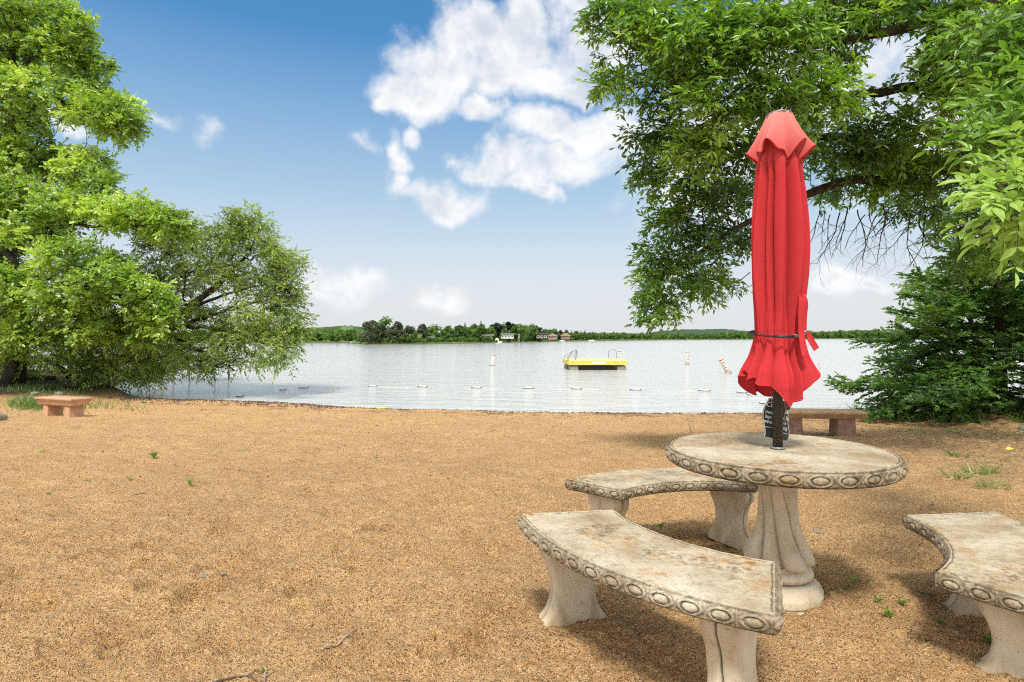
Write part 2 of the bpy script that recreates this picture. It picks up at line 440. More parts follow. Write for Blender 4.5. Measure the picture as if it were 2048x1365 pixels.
def Gs(px, py):
    g = G(px, py); g[2] = gz(g[0], g[1])[0]; return g

# ================================================================ LAKE
def water_mat():
    m = NM('lake_water'); c = m.pos(); y = m.sep(c)[1]
    w1 = m.noise(.9, 4, .6, m.mapping(c, (.55, 1.6, 1))); w2 = m.noise(4.2, 4, .6, m.mapping(c, (.45, 1.5, 1)))
    w3 = m.noise(.10, 3, .5, m.mapping(c, (.16, 1.2, 1)))
    h = m.math('ADD', m.math('MULTIPLY', w1, 1.0), m.math('MULTIPLY', w2, .33))
    st = m.rng(w3, .35, .68, .35, 1.15)
    st = m.math('MULTIPLY', st, m.rng(y, 18, 120, 1.0, .28))
    nb = m.bump(h, st, .21)
    d = m.n('ShaderNodeBsdfPrincipled'); m.set(d.inputs['Base Color'], (.53, .535, .50)); d.inputs['Roughness'].default_value = .12
    d.inputs['IOR'].default_value = 1.6; m.set(d.inputs['Normal'], nb)
    m.nt.links.new(d.outputs[0], m.out.inputs['Surface']); return m.m
lake = obj('lake', mesh('lake', [(-3500, 8, ZL), (3500, 8, ZL), (3500, 4000, ZL), (-3500, 4000, ZL)], np.array([[0, 1, 2, 3]]), water_mat()))
tag(lake, kind='structure')

# ================================================================ FOLIAGE LIBRARY
DIAMOND = (np.array([(0, 0, 0), (-.5, .45, .06), (0, 1, -.08), (.5, .45, .06)]), np.array([(0, 2, 1), (0, 3, 2)]))
OVATE = (np.array([(0, 0, 0), (-.36, .22, .05), (-.5, .48, .07), (-.28, .78, .02), (0, 1, -.12), (.28, .78, .02), (.5, .48, .07), (.36, .22, .05), (0, .48, -.02)]),
         np.array([(0, 8, 1), (1, 8, 2), (2, 8, 3), (3, 8, 4), (4, 8, 5), (5, 8, 6), (6, 8, 7), (7, 8, 0)]))
LOBED = (np.array([(0, 0, 0), (-.5, .25, .04), (-.22, .42, 0), (-.48, .72, .03), (0, 1, -.1), (.48, .72, .03), (.22, .42, 0), (.5, .25, .04)]),
         np.array([(0, 2, 1), (0, 4, 2), (2, 4, 3), (0, 6, 4), (6, 5, 4), (0, 7, 6)]))
def unit(v): return v / (np.linalg.norm(v, axis=-1, keepdims=True) + 1e-12)
def leafcards(Pp, D, N, L, W, tint, tpl):
    D = unit(D); S = unit(np.cross(D, N)); N2 = np.cross(S, D)
    T, Fc = tpl; k = len(T)
    V = Pp[:, None] + S[:, None] * (T[None, :, 0:1] * W[:, None, None]) + D[:, None] * (T[None, :, 1:2] * L[:, None, None]) + N2[:, None] * (T[None, :, 2:3] * L[:, None, None])
    Fa = (np.arange(len(Pp))[:, None, None] * k + Fc[None]).reshape(-1, 3)
    return V.reshape(-1, 3), Fa, np.repeat(tint, k)

def sprays(Pp, D, N, spec, g, tint):
    """leafy shoots: each has a rachis along D with leaves on both sides"""
    n = len(Pp); k = spec['k']; t = np.linspace(spec.get('t0', .25), 1, k)
    sg = np.where(np.arange(k) % 2 == 0, 1., -1.); ang = np.full(k, spec.get('ang', .9)); ang[-1] = 0
    if spec.get('pairs'):
        t = np.repeat(np.linspace(spec.get('t0', .3), .92, (k - 1) // 2), 2); t = np.append(t, 1.); 
    L = spec['len'] * g.uniform(.7, 1.25, n)
    D = unit(D); S = unit(np.cross(D, N)); N = np.cross(S, D)
    dro = spec.get('droop', .15)
    pos = Pp[:, None] + D[:, None] * (L[:, None, None] * t[None, :, None]) - np.array([0, 0, 1.]) * (dro * L[:, None, None] * (t ** 2)[None, :, None])
    a = ang[None] + g.normal(0, .25, (n, k))
    dd = D[:, None] * np.cos(a)[..., None] + S[:, None] * (np.sin(a) * sg[None])[..., None] + g.normal(0, .22, (n, k, 3))
    dd[..., 2] -= spec.get('leafdroop', .2)
    nn = N[:, None] + g.normal(0, spec.get('nj', .45), (n, k, 3))
    ll = spec['leaf'] * g.uniform(.5, 1.3, (n, k)); ww = ll * spec['asp'] * g.uniform(.8, 1.2, (n, k))
    tt = np.clip(tint[:, None] + g.normal(0, .10, (n, k)), 0, 1)
    V, Fa, T = leafcards(pos.reshape(-1, 3), dd.reshape(-1, 3), nn.reshape(-1, 3), ll.ravel(), ww.ravel(), tt.ravel(), spec['tpl'])
    tips = pos[:, -1]
    return V, Fa, T, (Pp, tips)

def lobe_targets(lobes, g, dens):
    out = []
    for lb in lobes:
        x, y, rx, ry, Y = lb[:5]; ry_m = ry / F * Y; rx_m = rx / F * Y
        rd = lb[5] if len(lb) > 5 else (rx_m + ry_m) / 2
        w = lb[6] if len(lb) > 6 else 1.0
        n = max(3, int(dens * w * rx * ry / 1000.))
        q = unit(g.normal(size=(n, 3))) * (g.random((n, 1)) ** .42)
        out.append(P(x, y, Y) + q * np.array([rx_m, rd, ry_m]))
    return np.concatenate(out)

def skeleton(limbs, targets, bf, g, step=.3, maxd=None):
    """limbs: list of (points, r0, r1); greedy balanced tree joins every target to them"""
    Pn = []; par = []; rad = []; dist = []
    for pts, r0, r1 in limbs:
        pts = np.asarray(pts, float)
        sl = np.concatenate([[0], np.cumsum(np.linalg.norm(np.diff(pts, axis=0), axis=1))]); m = max(3, int(sl[-1] / step))
        s = np.linspace(0, sl[-1], m)
        # smooth through the control points
        q = np.stack([np.interp(s, sl, pts[:, a]) for a in range(3)], 1)
        for _ in range(2): q[1:-1] = .25 * q[:-2] + .5 * q[1:-1] + .25 * q[2:]
        q[1:-1] += g.normal(0, step * .07, (m - 2, 3))
        if Pn:
            A = np.array(Pn); j = int(np.argmin(np.linalg.norm(A - q[0], axis=1))); base = dist[j]
        else: j = -1; base = 0
        for i in range(m):
            par.append(j if i == 0 else len(Pn) - 1); Pn.append(q[i]); rad.append(r0 + (r1 - r0) * i / (m - 1)); dist.append(base + s[i])
    nl = len(Pn)
    if not len(targets):
        Pn = np.array(Pn); return Pn, np.array(par), np.array(rad), nl, np.zeros(len(Pn), int)
    T = targets; nT = len(T)
    A = np.array(Pn); dA = np.array(dist) * bf
    D2 = np.linalg.norm(T[:, None] - A[None], axis=2); cost = D2 + dA[None]
    bp = cost.argmin(1); bc = cost[np.arange(nT), bp]; dd = D2[np.arange(nT), bp]
    alive = np.ones(nT, bool)
    for _ in range(nT):
        i = int(np.argmin(np.where(alive, bc, 1e9))); alive[i] = False
        idx = len(Pn); Pn.append(T[i]); par.append(int(bp[i])); rad.append(0.); dist.append(dist[bp[i]] + dd[i])
        d = np.linalg.norm(T - T[i], axis=1); c = d + dist[idx] * bf
        b = alive & (c < bc); bc[b] = c[b]; bp[b] = idx; dd[b] = d[b]
    Pn = np.array(Pn); par = np.array(par); rad = np.array(rad)
    tips = np.ones(len(Pn)); child = np.zeros(len(Pn), int)
    for i in range(len(Pn) - 1, -1, -1):
        if par[i] >= 0: tips[par[i]] += tips[i]; child[par[i]] += 1
    return Pn, par, rad, nl, tips

def branch_mesh(Pn, par, rad, nl, tips, tip_r, power, k=5):
    r = np.maximum(tip_r * tips ** power, 0)
    lim = np.arange(len(Pn)) < nl
    r = np.where(lim, rad, np.minimum(r, np.where(par >= 0, np.maximum(rad.max(), 1) * 9, 9)))
    # a branch is never thicker than what it grows from
    for i in range(nl, len(Pn)): r[i] = min(r[i], r[par[i]] * .85)
    has = par >= 0; i = np.nonzero(has)[0]
    # curved edges: two pieces through a lifted middle
    p0 = Pn[par[i]]; p1 = Pn[i]; d = p1 - p0
    gp = par[par[i]]; dirp = np.where((gp >= 0)[:, None], p0 - Pn[np.maximum(gp, 0)], d)
    dirp = unit(dirp) * np.linalg.norm(d, axis=1, keepdims=True)
    m = (p0 + p1) / 2 + (dirp - d) * .14 * (i >= nl)[:, None]
    rs = np.where(i >= nl, np.minimum(r[par[i]], r[i] * 1.35), r[par[i]]); rm = (rs + r[i]) / 2
    A = segs(p0, m, rs, rm, k); B = segs(m, p1, rm, r[i], k)
    return join([A, B]), r

def grow_tree(name, label, cat, base, limbs, targets, bf, spec, bark, leafm, g, tip_r=.004, power=.42, nspray=4, bare=None, twigs=True, group=None, tintfn=None, trunk_n=1, kk=5, outw=.7):
    root = thing(name, label, cat, base, group=group)
    base = np.asarray(base, float)
    Pn, par, rad, nl, tips = skeleton(limbs, targets, bf, g)
    (V, Fa), r = branch_mesh(Pn, par, rad, nl, tips, tip_r, power, kk)
    # thick limbs as continuous tubes
    tr = [tube(np.asarray(s_smooth(pts)), np.linspace(r0, r1, 24), 12) for pts, r0, r1 in limbs[:trunk_n]]
    tv = join(tr); part('trunk', (tv[0] - base, tv[1]), M[bark], root, True)
    parts = [(V, Fa)]
    idx = np.arange(nl, len(Pn)); idx = idx[tips[idx] <= spec.get('maxtips', 6)]
    cen = targets.mean(0)
    pp = np.repeat(Pn[idx], nspray, 0); n = len(pp)
    gd = unit(Pn[idx] - Pn[par[idx]]); gd = np.repeat(gd, nspray, 0)
    pp = pp - gd * (g.random((n, 1)) * .22 * spec['len'] / .25)
    D = gd * outw + unit(g.normal(size=(n, 3))) * .75; D[:, 2] = D[:, 2] * .8 + spec.get('rise', 0.)
    N = np.array([0, 0, 1.]) + g.normal(0, .35, (n, 3)) + np.array(spec.get('face', (0, -.25, 0)))
    tn = vnoise(pp[:, 0] * 1.3 / spec.get('clump', 1), pp[:, 2] * 1.3 / spec.get('clump', 1) + pp[:, 1] * .7, 11) * .5 + .5
    tint = np.clip(.15 + .6 * tn + g.normal(0, .1, n), 0, 1) if tintfn is None else tintfn(pp, tn, g)
    V2, F2, T2, (a, b) = sprays(pp, D, N, spec, g, tint)
    if twigs: parts.append(segs(a, b, np.full(n, spec.get('twr', .0022)), np.full(n, .001), 3))
    if bare is not None: parts.append(bare)
    bv = join(parts); part('branches', (bv[0] - base, bv[1]), M[bark], root, True)
    part('crown', (V2 - base, F2), M[leafm], root, False, {'tint': T2})
    return root

def s_smooth(pts, n=24):
    pts = np.asarray(pts, float); sl = np.concatenate([[0], np.cumsum(np.linalg.norm(np.diff(pts, axis=0), axis=1))])
    s = np.linspace(0, sl[-1], n); q = np.stack([np.interp(s, sl, pts[:, a]) for a in range(3)], 1)
    for _ in range(3): q[1:-1] = .25 * q[:-2] + .5 * q[1:-1] + .25 * q[2:]
    return q

def bare_twigs(starts, g):
    """hanging leafless twigs: recursive forks; starts = (point, dir, length, radius)"""
    p0 = []; p1 = []; r0 = []; r1 = []
    def go(p, d, L, r, depth):
        n = max(4, int(L / .06)); st = L / n
        for i in range(n):
            d = unit(d + g.normal(0, .13, 3) + np.array([0, 0, -.02]))
            q = p + d * st; rr = r * (1 - .6 * (i + 1) / n)
            p0.append(p); p1.append(q); r0.append(max(r * (1 - .6 * i / n), .0012)); r1.append(max(rr, .0010)); p = q
            if depth > 0 and i > 0 and g.random() < .42:
                sd = unit(d + unit(g.normal(size=3)) * .9); go(p, sd, L * g.uniform(.3, .55), rr * .6, depth - 1)
    for s in starts: go(np.array(s[0], float), np.array(s[1], float), s[2], s[3], 2)
    return segs(np.array(p0), np.array(p1), np.array(r0), np.array(r1), 4)

# ================================================================ NEAR TREES
# --- broad tree on the left bank
g = np.random.default_rng(21)
tb = np.array([-17.6, 21.2, float(zbase(-17.6, 21.2)) - .1])
oak_spec = dict(k=8, len=.40, leaf=.125, asp=.62, tpl=LOBED, ang=.95, droop=.15, leafdroop=.25, maxtips=7, rise=.12, face=(0, -.35, 0), clump=1.6, twr=.004)
oak_lobes = [(40, 40, 120, 85, 20.5), (135, 75, 62, 66, 20), (205, 225, 72, 52, 19.2), (245, 250, 34, 40, 19), (85, 200, 120, 56, 20), (165, 150, 60, 50, 20.3), (10, 130, 80, 60, 21),
    (40, 305, 105, 52, 20.5), (160, 335, 62, 42, 19.5), (200, 372, 40, 26, 19.2), (50, 390, 120, 55, 20), (170, 420, 110, 42, 19), (270, 440, 90, 42, 18.6), (345, 450, 48, 34, 18.4), (60, 470, 90, 40, 19),
    (30, 590, 90, 55, 18.6), (160, 520, 100, 40, 18.2), (215, 575, 75, 48, 17.8), (285, 600, 56, 42, 17.6), (315, 640, 34, 30, 17.5), (130, 600, 90, 42, 18.3), (60, 660, 95, 42, 19), (175, 655, 90, 42, 18.6),
    (-60, 250, 110, 150, 21), (-80, 520, 110, 140, 20.5), (-30, 60, 90, 90, 21.5), (250, 660, 60, 35, 18.2), (-20, 700, 60, 40, 19.5)]
oak_limbs = [([tb, P(35, 690, 21), P(20, 600, 21), P(15, 470, 21), P(10, 300, 21), P(20, 120, 21), P(40, 10, 20.5)], .34, .05),
    ([P(15, 500, 21), P(-30, 470, 20.5), P(30, 528, 19.8), P(90, 556, 19), P(150, 572, 18.5), P(230, 590, 18)], .13, .03),
    ([P(15, 440, 21), P(100, 440, 20), P(190, 455, 19), P(300, 450, 18.6)], .11, .025),
    ([P(10, 300, 21), P(70, 200, 20.5), P(140, 205, 20), P(230, 250, 19.3)], .10, .02),
    ([P(12, 200, 21), P(60, 110, 20.5), P(140, 70, 20.2)], .09, .02),
    ([P(15, 560, 21), P(90, 620, 19.6), P(180, 640, 18.8), P(290, 640, 18)], .10, .02),
    ([P(20, 330, 21), P(90, 330, 20.3), P(190, 365, 19.4)], .08, .015),
    ([P(10, 300, 21), P(-70, 260, 21), P(-120, 200, 21)], .1, .02)]
grow_tree('broadleaf_tree', 'tall broadleaf tree on the left bank, crown in the upper left corner', 'tree', tb, oak_limbs,
    lobe_targets(oak_lobes, g, 26), .25, oak_spec, 'bark', 'oak', g, .008, .42, 7,
    tintfn=lambda p, t, g: np.clip(-.08 + 1.0 * t + g.normal(0, .14, len(p)), 0, 1))

# --- leaning willow over the water
g = np.random.default_rng(22)
wb = P(150, 768, 23.0); wb[2] = float(zbase(wb[0], wb[1])) - .1
wil_spec = dict(k=9, len=.5, leaf=.14, asp=.34, tpl=DIAMOND, ang=.75, droop=.2, leafdroop=.3, maxtips=7, rise=0., face=(0, -.2, 0), clump=1.3, twr=.003)
wil_lobes = [(330, 470, 60, 48, 22), (440, 478, 66, 48, 21.5), (490, 440, 44, 26, 21.4), (520, 480, 46, 42, 21.3), (560, 535, 46, 48, 21), (565, 590, 48, 36, 21), (480, 560, 80, 46, 21.4, 1.6, .7), (400, 530, 70, 46, 21.8, 1.8, .8),
    (590, 655, 26, 38, 20.6), (520, 640, 76, 40, 20.6, 1.6, .8), (560, 700, 42, 30, 20.3, 1.3, .7), (455, 690, 80, 42, 20.5, 1.6, .7), (395, 728, 62, 24, 20.6, 1.6, .7), (315, 705, 80, 46, 21, 2, 1.1), (490, 722, 60, 18, 20.2, 1.3, .45), (570, 722, 32, 14, 20, 1.2, .45),
    (250, 745, 90, 24, 21.5, 2, 1.1), (365, 620, 60, 46, 21.3, 1.8, .8), (230, 700, 80, 46, 22, 2, 1.2), (140, 710, 70, 40, 22.5, 2, 1.), (330, 560, 70, 50, 22, 2, .9), (60, 730, 60, 30, 23, 2, .9), (440, 640, 60, 40, 21, 1.6, .6)]
wil_limbs = [([wb, P(195, 738, 22.8), P(250, 715, 22.4), P(300, 690, 22), P(345, 640, 21.7), P(410, 592, 21.5), P(462, 545, 21.4), P(500, 505, 21.3)], .26, .05),
    ([P(262, 700, 22.3), P(340, 660, 21.6), P(400, 640, 21.2), P(460, 618, 21), P(540, 600, 20.8)], .13, .03),
    ([P(262, 700, 22.3), P(330, 655, 21.5), P(392, 652, 21), P(450, 660, 20.7), P(540, 690, 20.4), P(585, 720, 20.2)], .12, .025),
    ([P(262, 704, 22.3), P(340, 665, 21.4), P(400, 705, 20.8), P(470, 742, 20.4)], .10, .02),
    ([P(200, 738, 22.8), P(280, 716, 21.8), P(360, 712, 21.2), P(440, 735, 20.6)], .10, .02),
    ([P(345, 640, 21.7), P(420, 600, 21.3), P(500, 575, 21), P(570, 560, 20.8)], .08, .02),
    ([wb, P(120, 730, 22.8), P(80, 715, 23)], .14, .03), ([P(300, 690, 22), P(310, 600, 22), P(325, 500, 22)], .1, .02)]
grow_tree('willow_tree', 'fine leaved olive green willow leaning far out over the water beside the orange bench', 'tree', wb, wil_limbs,
    lobe_targets(wil_lobes, g, 36), .22, wil_spec, 'bark', 'willow', g, .006, .42, 5)

# --- big ash reaching in from the right
g = np.random.default_rng(23)
ab = np.array([8.9, 8.2, float(zbase(8.9, 8.2)) - .1])
ash_spec = dict(k=7, pairs=True, len=.20, leaf=.092, asp=.36, tpl=DIAMOND, ang=.85, droop=.22, leafdroop=.28, maxtips=6, rise=.05, face=(0, -.45, .1), clump=.6, twr=.0016)
ash_lobes = [(1215, 30, 58, 42, 6.8), (1300, 60, 95, 66, 6.6), (1420, 80, 110, 80, 6.2), (1550, 70, 110, 74, 6.0), (1690, 40, 100, 50, 6.6), (1800, 20, 90, 36, 6.8), (1230, 145, 55, 36, 7), (1320, 170, 85, 50, 6.8), (1440, 190, 95, 60, 6.2), (1550, 190, 70, 60, 6.2),
    (1310, 270, 58, 46, 7.2), (1400, 290, 85, 56, 6.8), (1490, 300, 70, 50, 7), (1300, 350, 46, 40, 7.6), (1380, 380, 84, 50, 7.6), (1470, 400, 64, 54, 8), (1340, 450, 54, 40, 7.8), (1420, 480, 74, 46, 7.8), (1310, 520, 48, 36, 7.8), (1375, 545, 66, 42, 7.7), (1300, 580, 42, 34, 7.8), (1335, 610, 46, 30, 7.7), (1310, 640, 26, 18, 7.7), (1430, 570, 44, 30, 7.8), (1490, 470, 30, 40, 8),
    (1640, 190, 84, 60, 6.6), (1680, 300, 90, 56, 7.6), (1690, 385, 60, 30, 8.4, .7, .8), (1770, 270, 80, 60, 7.4), (1760, 350, 90, 46, 8.2), (1840, 330, 90, 60, 7.8), (1880, 140, 60, 60, 7), (1930, 60, 90, 70, 6.4), (1960, 200, 90, 80, 6.6), (1960, 320, 90, 60, 7.4), (1850, 400, 90, 40, 8.6), (1940, 430, 90, 56, 8.8), (1960, 520, 80, 40, 9.2),
    (2080, 120, 90, 110, 6.6), (2100, 350, 100, 120, 8), (2200, 200, 110, 160, 8), (1500, -60, 260, 60, 6.4, 1, .6), (1850, -70, 240, 70, 6.6, 1, .6), (1650, 120, 60, 40, 7), (1740, 190, 46, 22, 7.4, .5, .4)]
ash_limbs = [([ab, ab + [.0, .0, 1.5], P(2240, 380, 8), P(2190, 200, 7.8), P(2150, 0, 7.6), P(2100, -200, 7.4)], .30, .08),
    ([P(2230, 330, 8), P(2080, 370, 8.1), P(1985, 365, 8.1), P(1880, 325, 8.1), P(1780, 350, 8.1), P(1640, 372, 8.0), P(1540, 430, 7.9), P(1430, 478, 7.8), P(1350, 540, 7.8)], .13, .018),
    ([P(2200, 240, 7.9), P(2020, 190, 7.4), P(1930, 150, 7.2), P(1830, 175, 7.2), P(1740, 185, 7.2), P(1600, 200, 7), P(1450, 220, 6.8), P(1330, 300, 7)], .10, .015),
    ([P(2160, 60, 7.6), P(1990, -10, 7), P(1900, 20, 6.8), P(1800, 55, 6.7), P(1700, 85, 6.6), P(1560, 70, 6.4), P(1400, 90, 6.4), P(1250, 60, 6.7)], .10, .015),
    ([P(1880, 325, 8.1), P(1760, 285, 7.8), P(1660, 268, 7.6), P(1520, 280, 7.2), P(1400, 300, 7)], .085, .015),
    ([P(2180, 150, 7.8), P(2020, 300, 7.9), P(1900, 310, 7.8), P(1780, 200, 7.5)], .06, .012),
    ([P(1450, 220, 6.8), P(1360, 190, 6.8), P(1290, 150, 6.9)], .03, .008),
    ([P(1330, 110, 6.5), P(1310, 190, 6.8), P(1275, 225, 6.9)], .02, .006),
    ([P(2080, 372, 8.1), P(1980, 430, 8.8), P(1900, 470, 9)], .06, .01)]
starts = []
for (x, y, Y, dx, dz, L, r) in [(1695, 415, 8.2, -.05, -1, .62, .011), (1690, 440, 8.1, -.35, -.8, .6, .008), (1740, 400, 8.3, -.1, -1, .55, .010), (1765, 410, 8.3, -.1, -1, .85, .011), (1730, 430, 8.3, -.5, -.8, .5, .008), (1840, 425, 8.5, -.15, -1, .9, .012), (1830, 440, 8.5, -.6, -.75, .7, .008), (1800, 420, 8.4, -.4, -.9, .6, .008), (1660, 430, 8.1, -.2, -1, .6, .008), (1880, 440, 8.6, -.3, -.9, .55, .008), (1650, 420, 8, .1, -1, .5, .007), (1780, 415, 8.3, -.3, -.7, .7, .008), (1715, 420, 8.2, .15, -1, .8, .010), (1680, 425, 8.1, -.2, -1, .75, .010), (1755, 430, 8.3, -.7, -.7, .7, .009), (1820, 435, 8.4, .05, -1, .8, .010), (1850, 430, 8.5, -.3, -1, .8, .010), (1640, 420, 8, -.1, -1, .6, .009),
        (1300, 200, 6.9, -.9, -.25, .55, .006), (1290, 175, 6.9, -1, -.1, .5, .005), (1265, 225, 6.9, -1, -.15, .38, .005), (1470, 575, 7.8, -.5, -.6, .35, .005), (1500, 545, 7.8, -.6, -.7, .45, .006), (1520, 560, 7.8, -.8, -.4, .4, .005)]:
    starts.append((P(x, y, Y), np.array([dx, g.normal(0, .15), dz]), L, r))
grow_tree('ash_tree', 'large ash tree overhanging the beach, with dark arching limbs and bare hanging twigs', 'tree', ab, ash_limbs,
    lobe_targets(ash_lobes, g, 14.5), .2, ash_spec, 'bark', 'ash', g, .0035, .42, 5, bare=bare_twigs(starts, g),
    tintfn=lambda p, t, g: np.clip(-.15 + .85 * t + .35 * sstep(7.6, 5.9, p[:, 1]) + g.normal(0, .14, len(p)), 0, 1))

# --- young ash with the near sunlit sprays at the right edge
g = np.random.default_rng(24)
yb = np.array([4.1, 2.7, -.05])
y_spec = dict(k=7, pairs=True, len=.20, leaf=.078, asp=.38, tpl=OVATE, ang=.8, droop=.25, leafdroop=.22, maxtips=9, rise=0., face=(0, -.2, 0), clump=.4, twr=.0016)
y_lobes = [(1945, 60, 50, 30, 3.6), (1985, 120, 52, 30, 3.5), (2010, 210, 50, 36, 3.2), (1985, 265, 62, 28, 3.1), (2025, 300, 40, 40, 2.9), (2010, 345, 44, 20, 2.5), (1995, 385, 50, 22, 2.4), (2030, 440, 40, 26, 2.4), (2050, 60, 60, 60, 3.4), (2090, 250, 60, 90, 3), (2090, 400, 50, 60, 2.6), (2150, 150, 80, 120, 3.2), (2060, 160, 60, 40, 3.4)]
y_limbs = [([yb, yb + [.0, 0, 1.2], np.array([3.7, 2.75, 2.2]), np.array([3.5, 2.9, 3.2]), np.array([3.45, 3.1, 4.2])], .07, .02),
    ([np.array([3.72, 2.75, 2.1]), P(2200, 380, 2.65), P(2100, 395, 2.55), P(2010, 400, 2.45)], .03, .005),
    ([np.array([3.5, 2.9, 3.0]), P(2160, 200, 3.1), P(2070, 255, 3.1), P(1990, 280, 3.1)], .03, .005),
    ([np.array([3.46, 3.0, 3.8]), P(2110, 60, 3.4), P(2030, 70, 3.5), P(1960, 70, 3.6)], .028, .005)]
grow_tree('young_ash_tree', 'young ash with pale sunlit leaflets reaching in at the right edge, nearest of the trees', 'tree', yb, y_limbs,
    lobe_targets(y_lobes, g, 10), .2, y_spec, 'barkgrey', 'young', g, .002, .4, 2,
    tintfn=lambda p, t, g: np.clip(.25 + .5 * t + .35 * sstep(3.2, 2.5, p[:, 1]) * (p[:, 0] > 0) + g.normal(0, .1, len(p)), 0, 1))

# --- cedar on the right bank: flat layered boughs
g = np.random.default_rng(25)
cb = np.array([10.7, 13.2, float(zbase(10.7, 13.2)) - .1])
def cedar():
    root = thing('cedar_tree', 'dark green cedar with low layered boughs spreading over the lake on the right bank', 'tree', cb)
    Ht = 4.0
    tr = tube(s_smooth([cb, cb + [.05, 0, 1.5], cb + [-.05, 0, 3.], cb + [.0, 0, Ht]]), np.linspace(.17, .02, 24), 12)
    part('trunk', (tr[0] - cb, tr[1]), M['barkcedar'], root, True)
    p0 = []; p1 = []; r0 = []; r1 = []; LP = []; LD = []; LN = []; LL = []
    zz = np.concatenate([np.arange(.40, 3.4, .055), np.arange(3.4, Ht, .075)])
    ang = 0.
    for z in zz:
        ang += 2.399 + g.normal(0, .3)
        f = z / Ht
        L = (4.5 * max(0., 1 - f) ** .62 + .25) * g.uniform(.65, 1.1)
        if math.cos(ang) > .3: L *= .8
        if math.sin(ang) > .5: L *= .8
        d = np.array([math.cos(ang), math.sin(ang), g.uniform(-.06, .16) + .25 * f])
        p = cb + np.array([0, 0, z]); n = max(6, int(L / .16)); st = L / n
        for i in range(n):
            t = (i + 1) / n
            d = unit(d + np.array([g.normal(0, .06), g.normal(0, .06), -.055 * (t < .6) + .075 * (t > .6) + g.normal(0, .03)]))
            q = p + d * st
            a = .028 * (1 - f * .5) * (1 - t) + .003; p0.append(p); p1.append(q); r0.append(a + .002); r1.append(a)
            if t > .12:
                sd = np.cross(d, [0, 0, 1.]); sd /= np.linalg.norm(sd)
                for sgn in (-1, 1):
                    for rep in range(2):
                        ls = L * .34 * (1.08 - t) ** .6 * g.uniform(.45, 1.15) + .10
                        e = unit(d * .75 + sd * sgn * g.uniform(.5, 1.) + np.array([0, 0, g.normal(.02, .16)]))
                        m = max(3, int(ls / .07)); pq = p + d * st * g.random()
                        for j in range(m):
                            e = unit(e + np.array([g.normal(0, .10), g.normal(0, .10), g.normal(.01, .08)])); qq = pq + e * (ls / m)
                            p0.append(pq); p1.append(qq); r0.append(.0035); r1.append(.002)
                            es = np.cross(e, [0, 0, 1.]); es /= np.linalg.norm(es) + 1e-9
                            for s2 in (-1, 1):
                                LP.append(pq + (qq - pq) * g.random()); LD.append(e * .8 + es * s2 * g.uniform(.3, 1) + np.array([0, 0, g.normal(.05, .25)])); LN.append(g.normal(0, .5, 3) + [0, 0, 1.]); LL.append(g.uniform(.08, .15))
                            pq = qq
                        LP.append(pq); LD.append(e); LN.append(g.normal(0, .4, 3) + [0, 0, 1.]); LL.append(g.uniform(.1, .16))
            p = q
    bv = segs(np.array(p0), np.array(p1), np.array(r0), np.array(r1), 3); part('branches', (bv[0] - cb, bv[1]), M['barkcedar'], root, True)
    LP = np.array(LP); LD = np.array(LD); LN = np.array(LN); LL = np.array(LL)
    # each spray a fan of three narrow blades
    n = len(LP); sp = unit(np.cross(LD, LN)); D3 = np.concatenate([LD, unit(LD) + sp * .55, unit(LD) - sp * .55]); P3 = np.tile(LP, (3, 1)); N3 = np.tile(LN, (3, 1)) + g.normal(0, .3, (3 * n, 3)); L3 = np.concatenate([LL, LL * .7, LL * .7])
    tn = vnoise(P3[:, 0] * 1.6, P3[:, 2] * 2.2 + P3[:, 1], 4) * .5 + .5
    tint = np.clip(.0 + .7 * tn + g.normal(0, .14, 3 * n), 0, 1)
    V, Fa, T = leafcards(P3, D3, N3, L3, L3 * .30, tint, DIAMOND)
    part('crown', (V - cb, Fa), M['needle'], root, False, {'tint': T})
    print('cedar sprays', n)
cedar()

# --- bright shrubs behind the cedar
g = np.random.default_rng(26)
sh_spec = dict(k=7, len=.34, leaf=.13, asp=.6, tpl=DIAMOND, ang=.95, droop=.2, leafdroop=.2, maxtips=8, rise=.1, face=(0, -.2, 0), clump=1.2, twr=.003)
def shrub(name, label, cat, px, Y, lobes, limbs, seed, dens=14):
    g = np.random.default_rng(seed); b = P(px, 800, Y); b[2] = float(zbase(b[0], b[1])) - .1
    limbs = [([b] + l[0], l[1], l[2]) for l in limbs]
    grow_tree(name, label, cat, b, limbs, lobe_targets(lobes, g, dens), .25, sh_spec, 'barkgrey', 'shrub', g, .005, .42, 4, trunk_n=len(limbs))
shrub('leafy_bush', 'bright yellow green bush standing behind the dark cedar on the right bank', 'bush', 1985, 16.2,
    [(1885, 560, 62, 24, 16.2), (1840, 580, 44, 20, 16), (1950, 570, 70, 44, 16.4), (2020, 600, 60, 60, 16.5), (1900, 620, 60, 40, 16.4), (1960, 690, 80, 50, 16.4), (1800, 640, 26, 16, 16), (1790, 690, 36, 28, 15.8), (1830, 720, 50, 30, 16), (2060, 500, 60, 80, 16.6), (1985, 500, 60, 40, 16.5)],
    [([P(1980, 720, 16.2), P(1930, 620, 16.2), P(1890, 570, 16.2)], .07, .02), ([P(2000, 720, 16.3), P(2020, 620, 16.4), P(2050, 520, 16.5)], .07, .02), ([P(1940, 740, 16.2), P(1850, 710, 16), P(1800, 690, 15.9)], .05, .015)], 31)
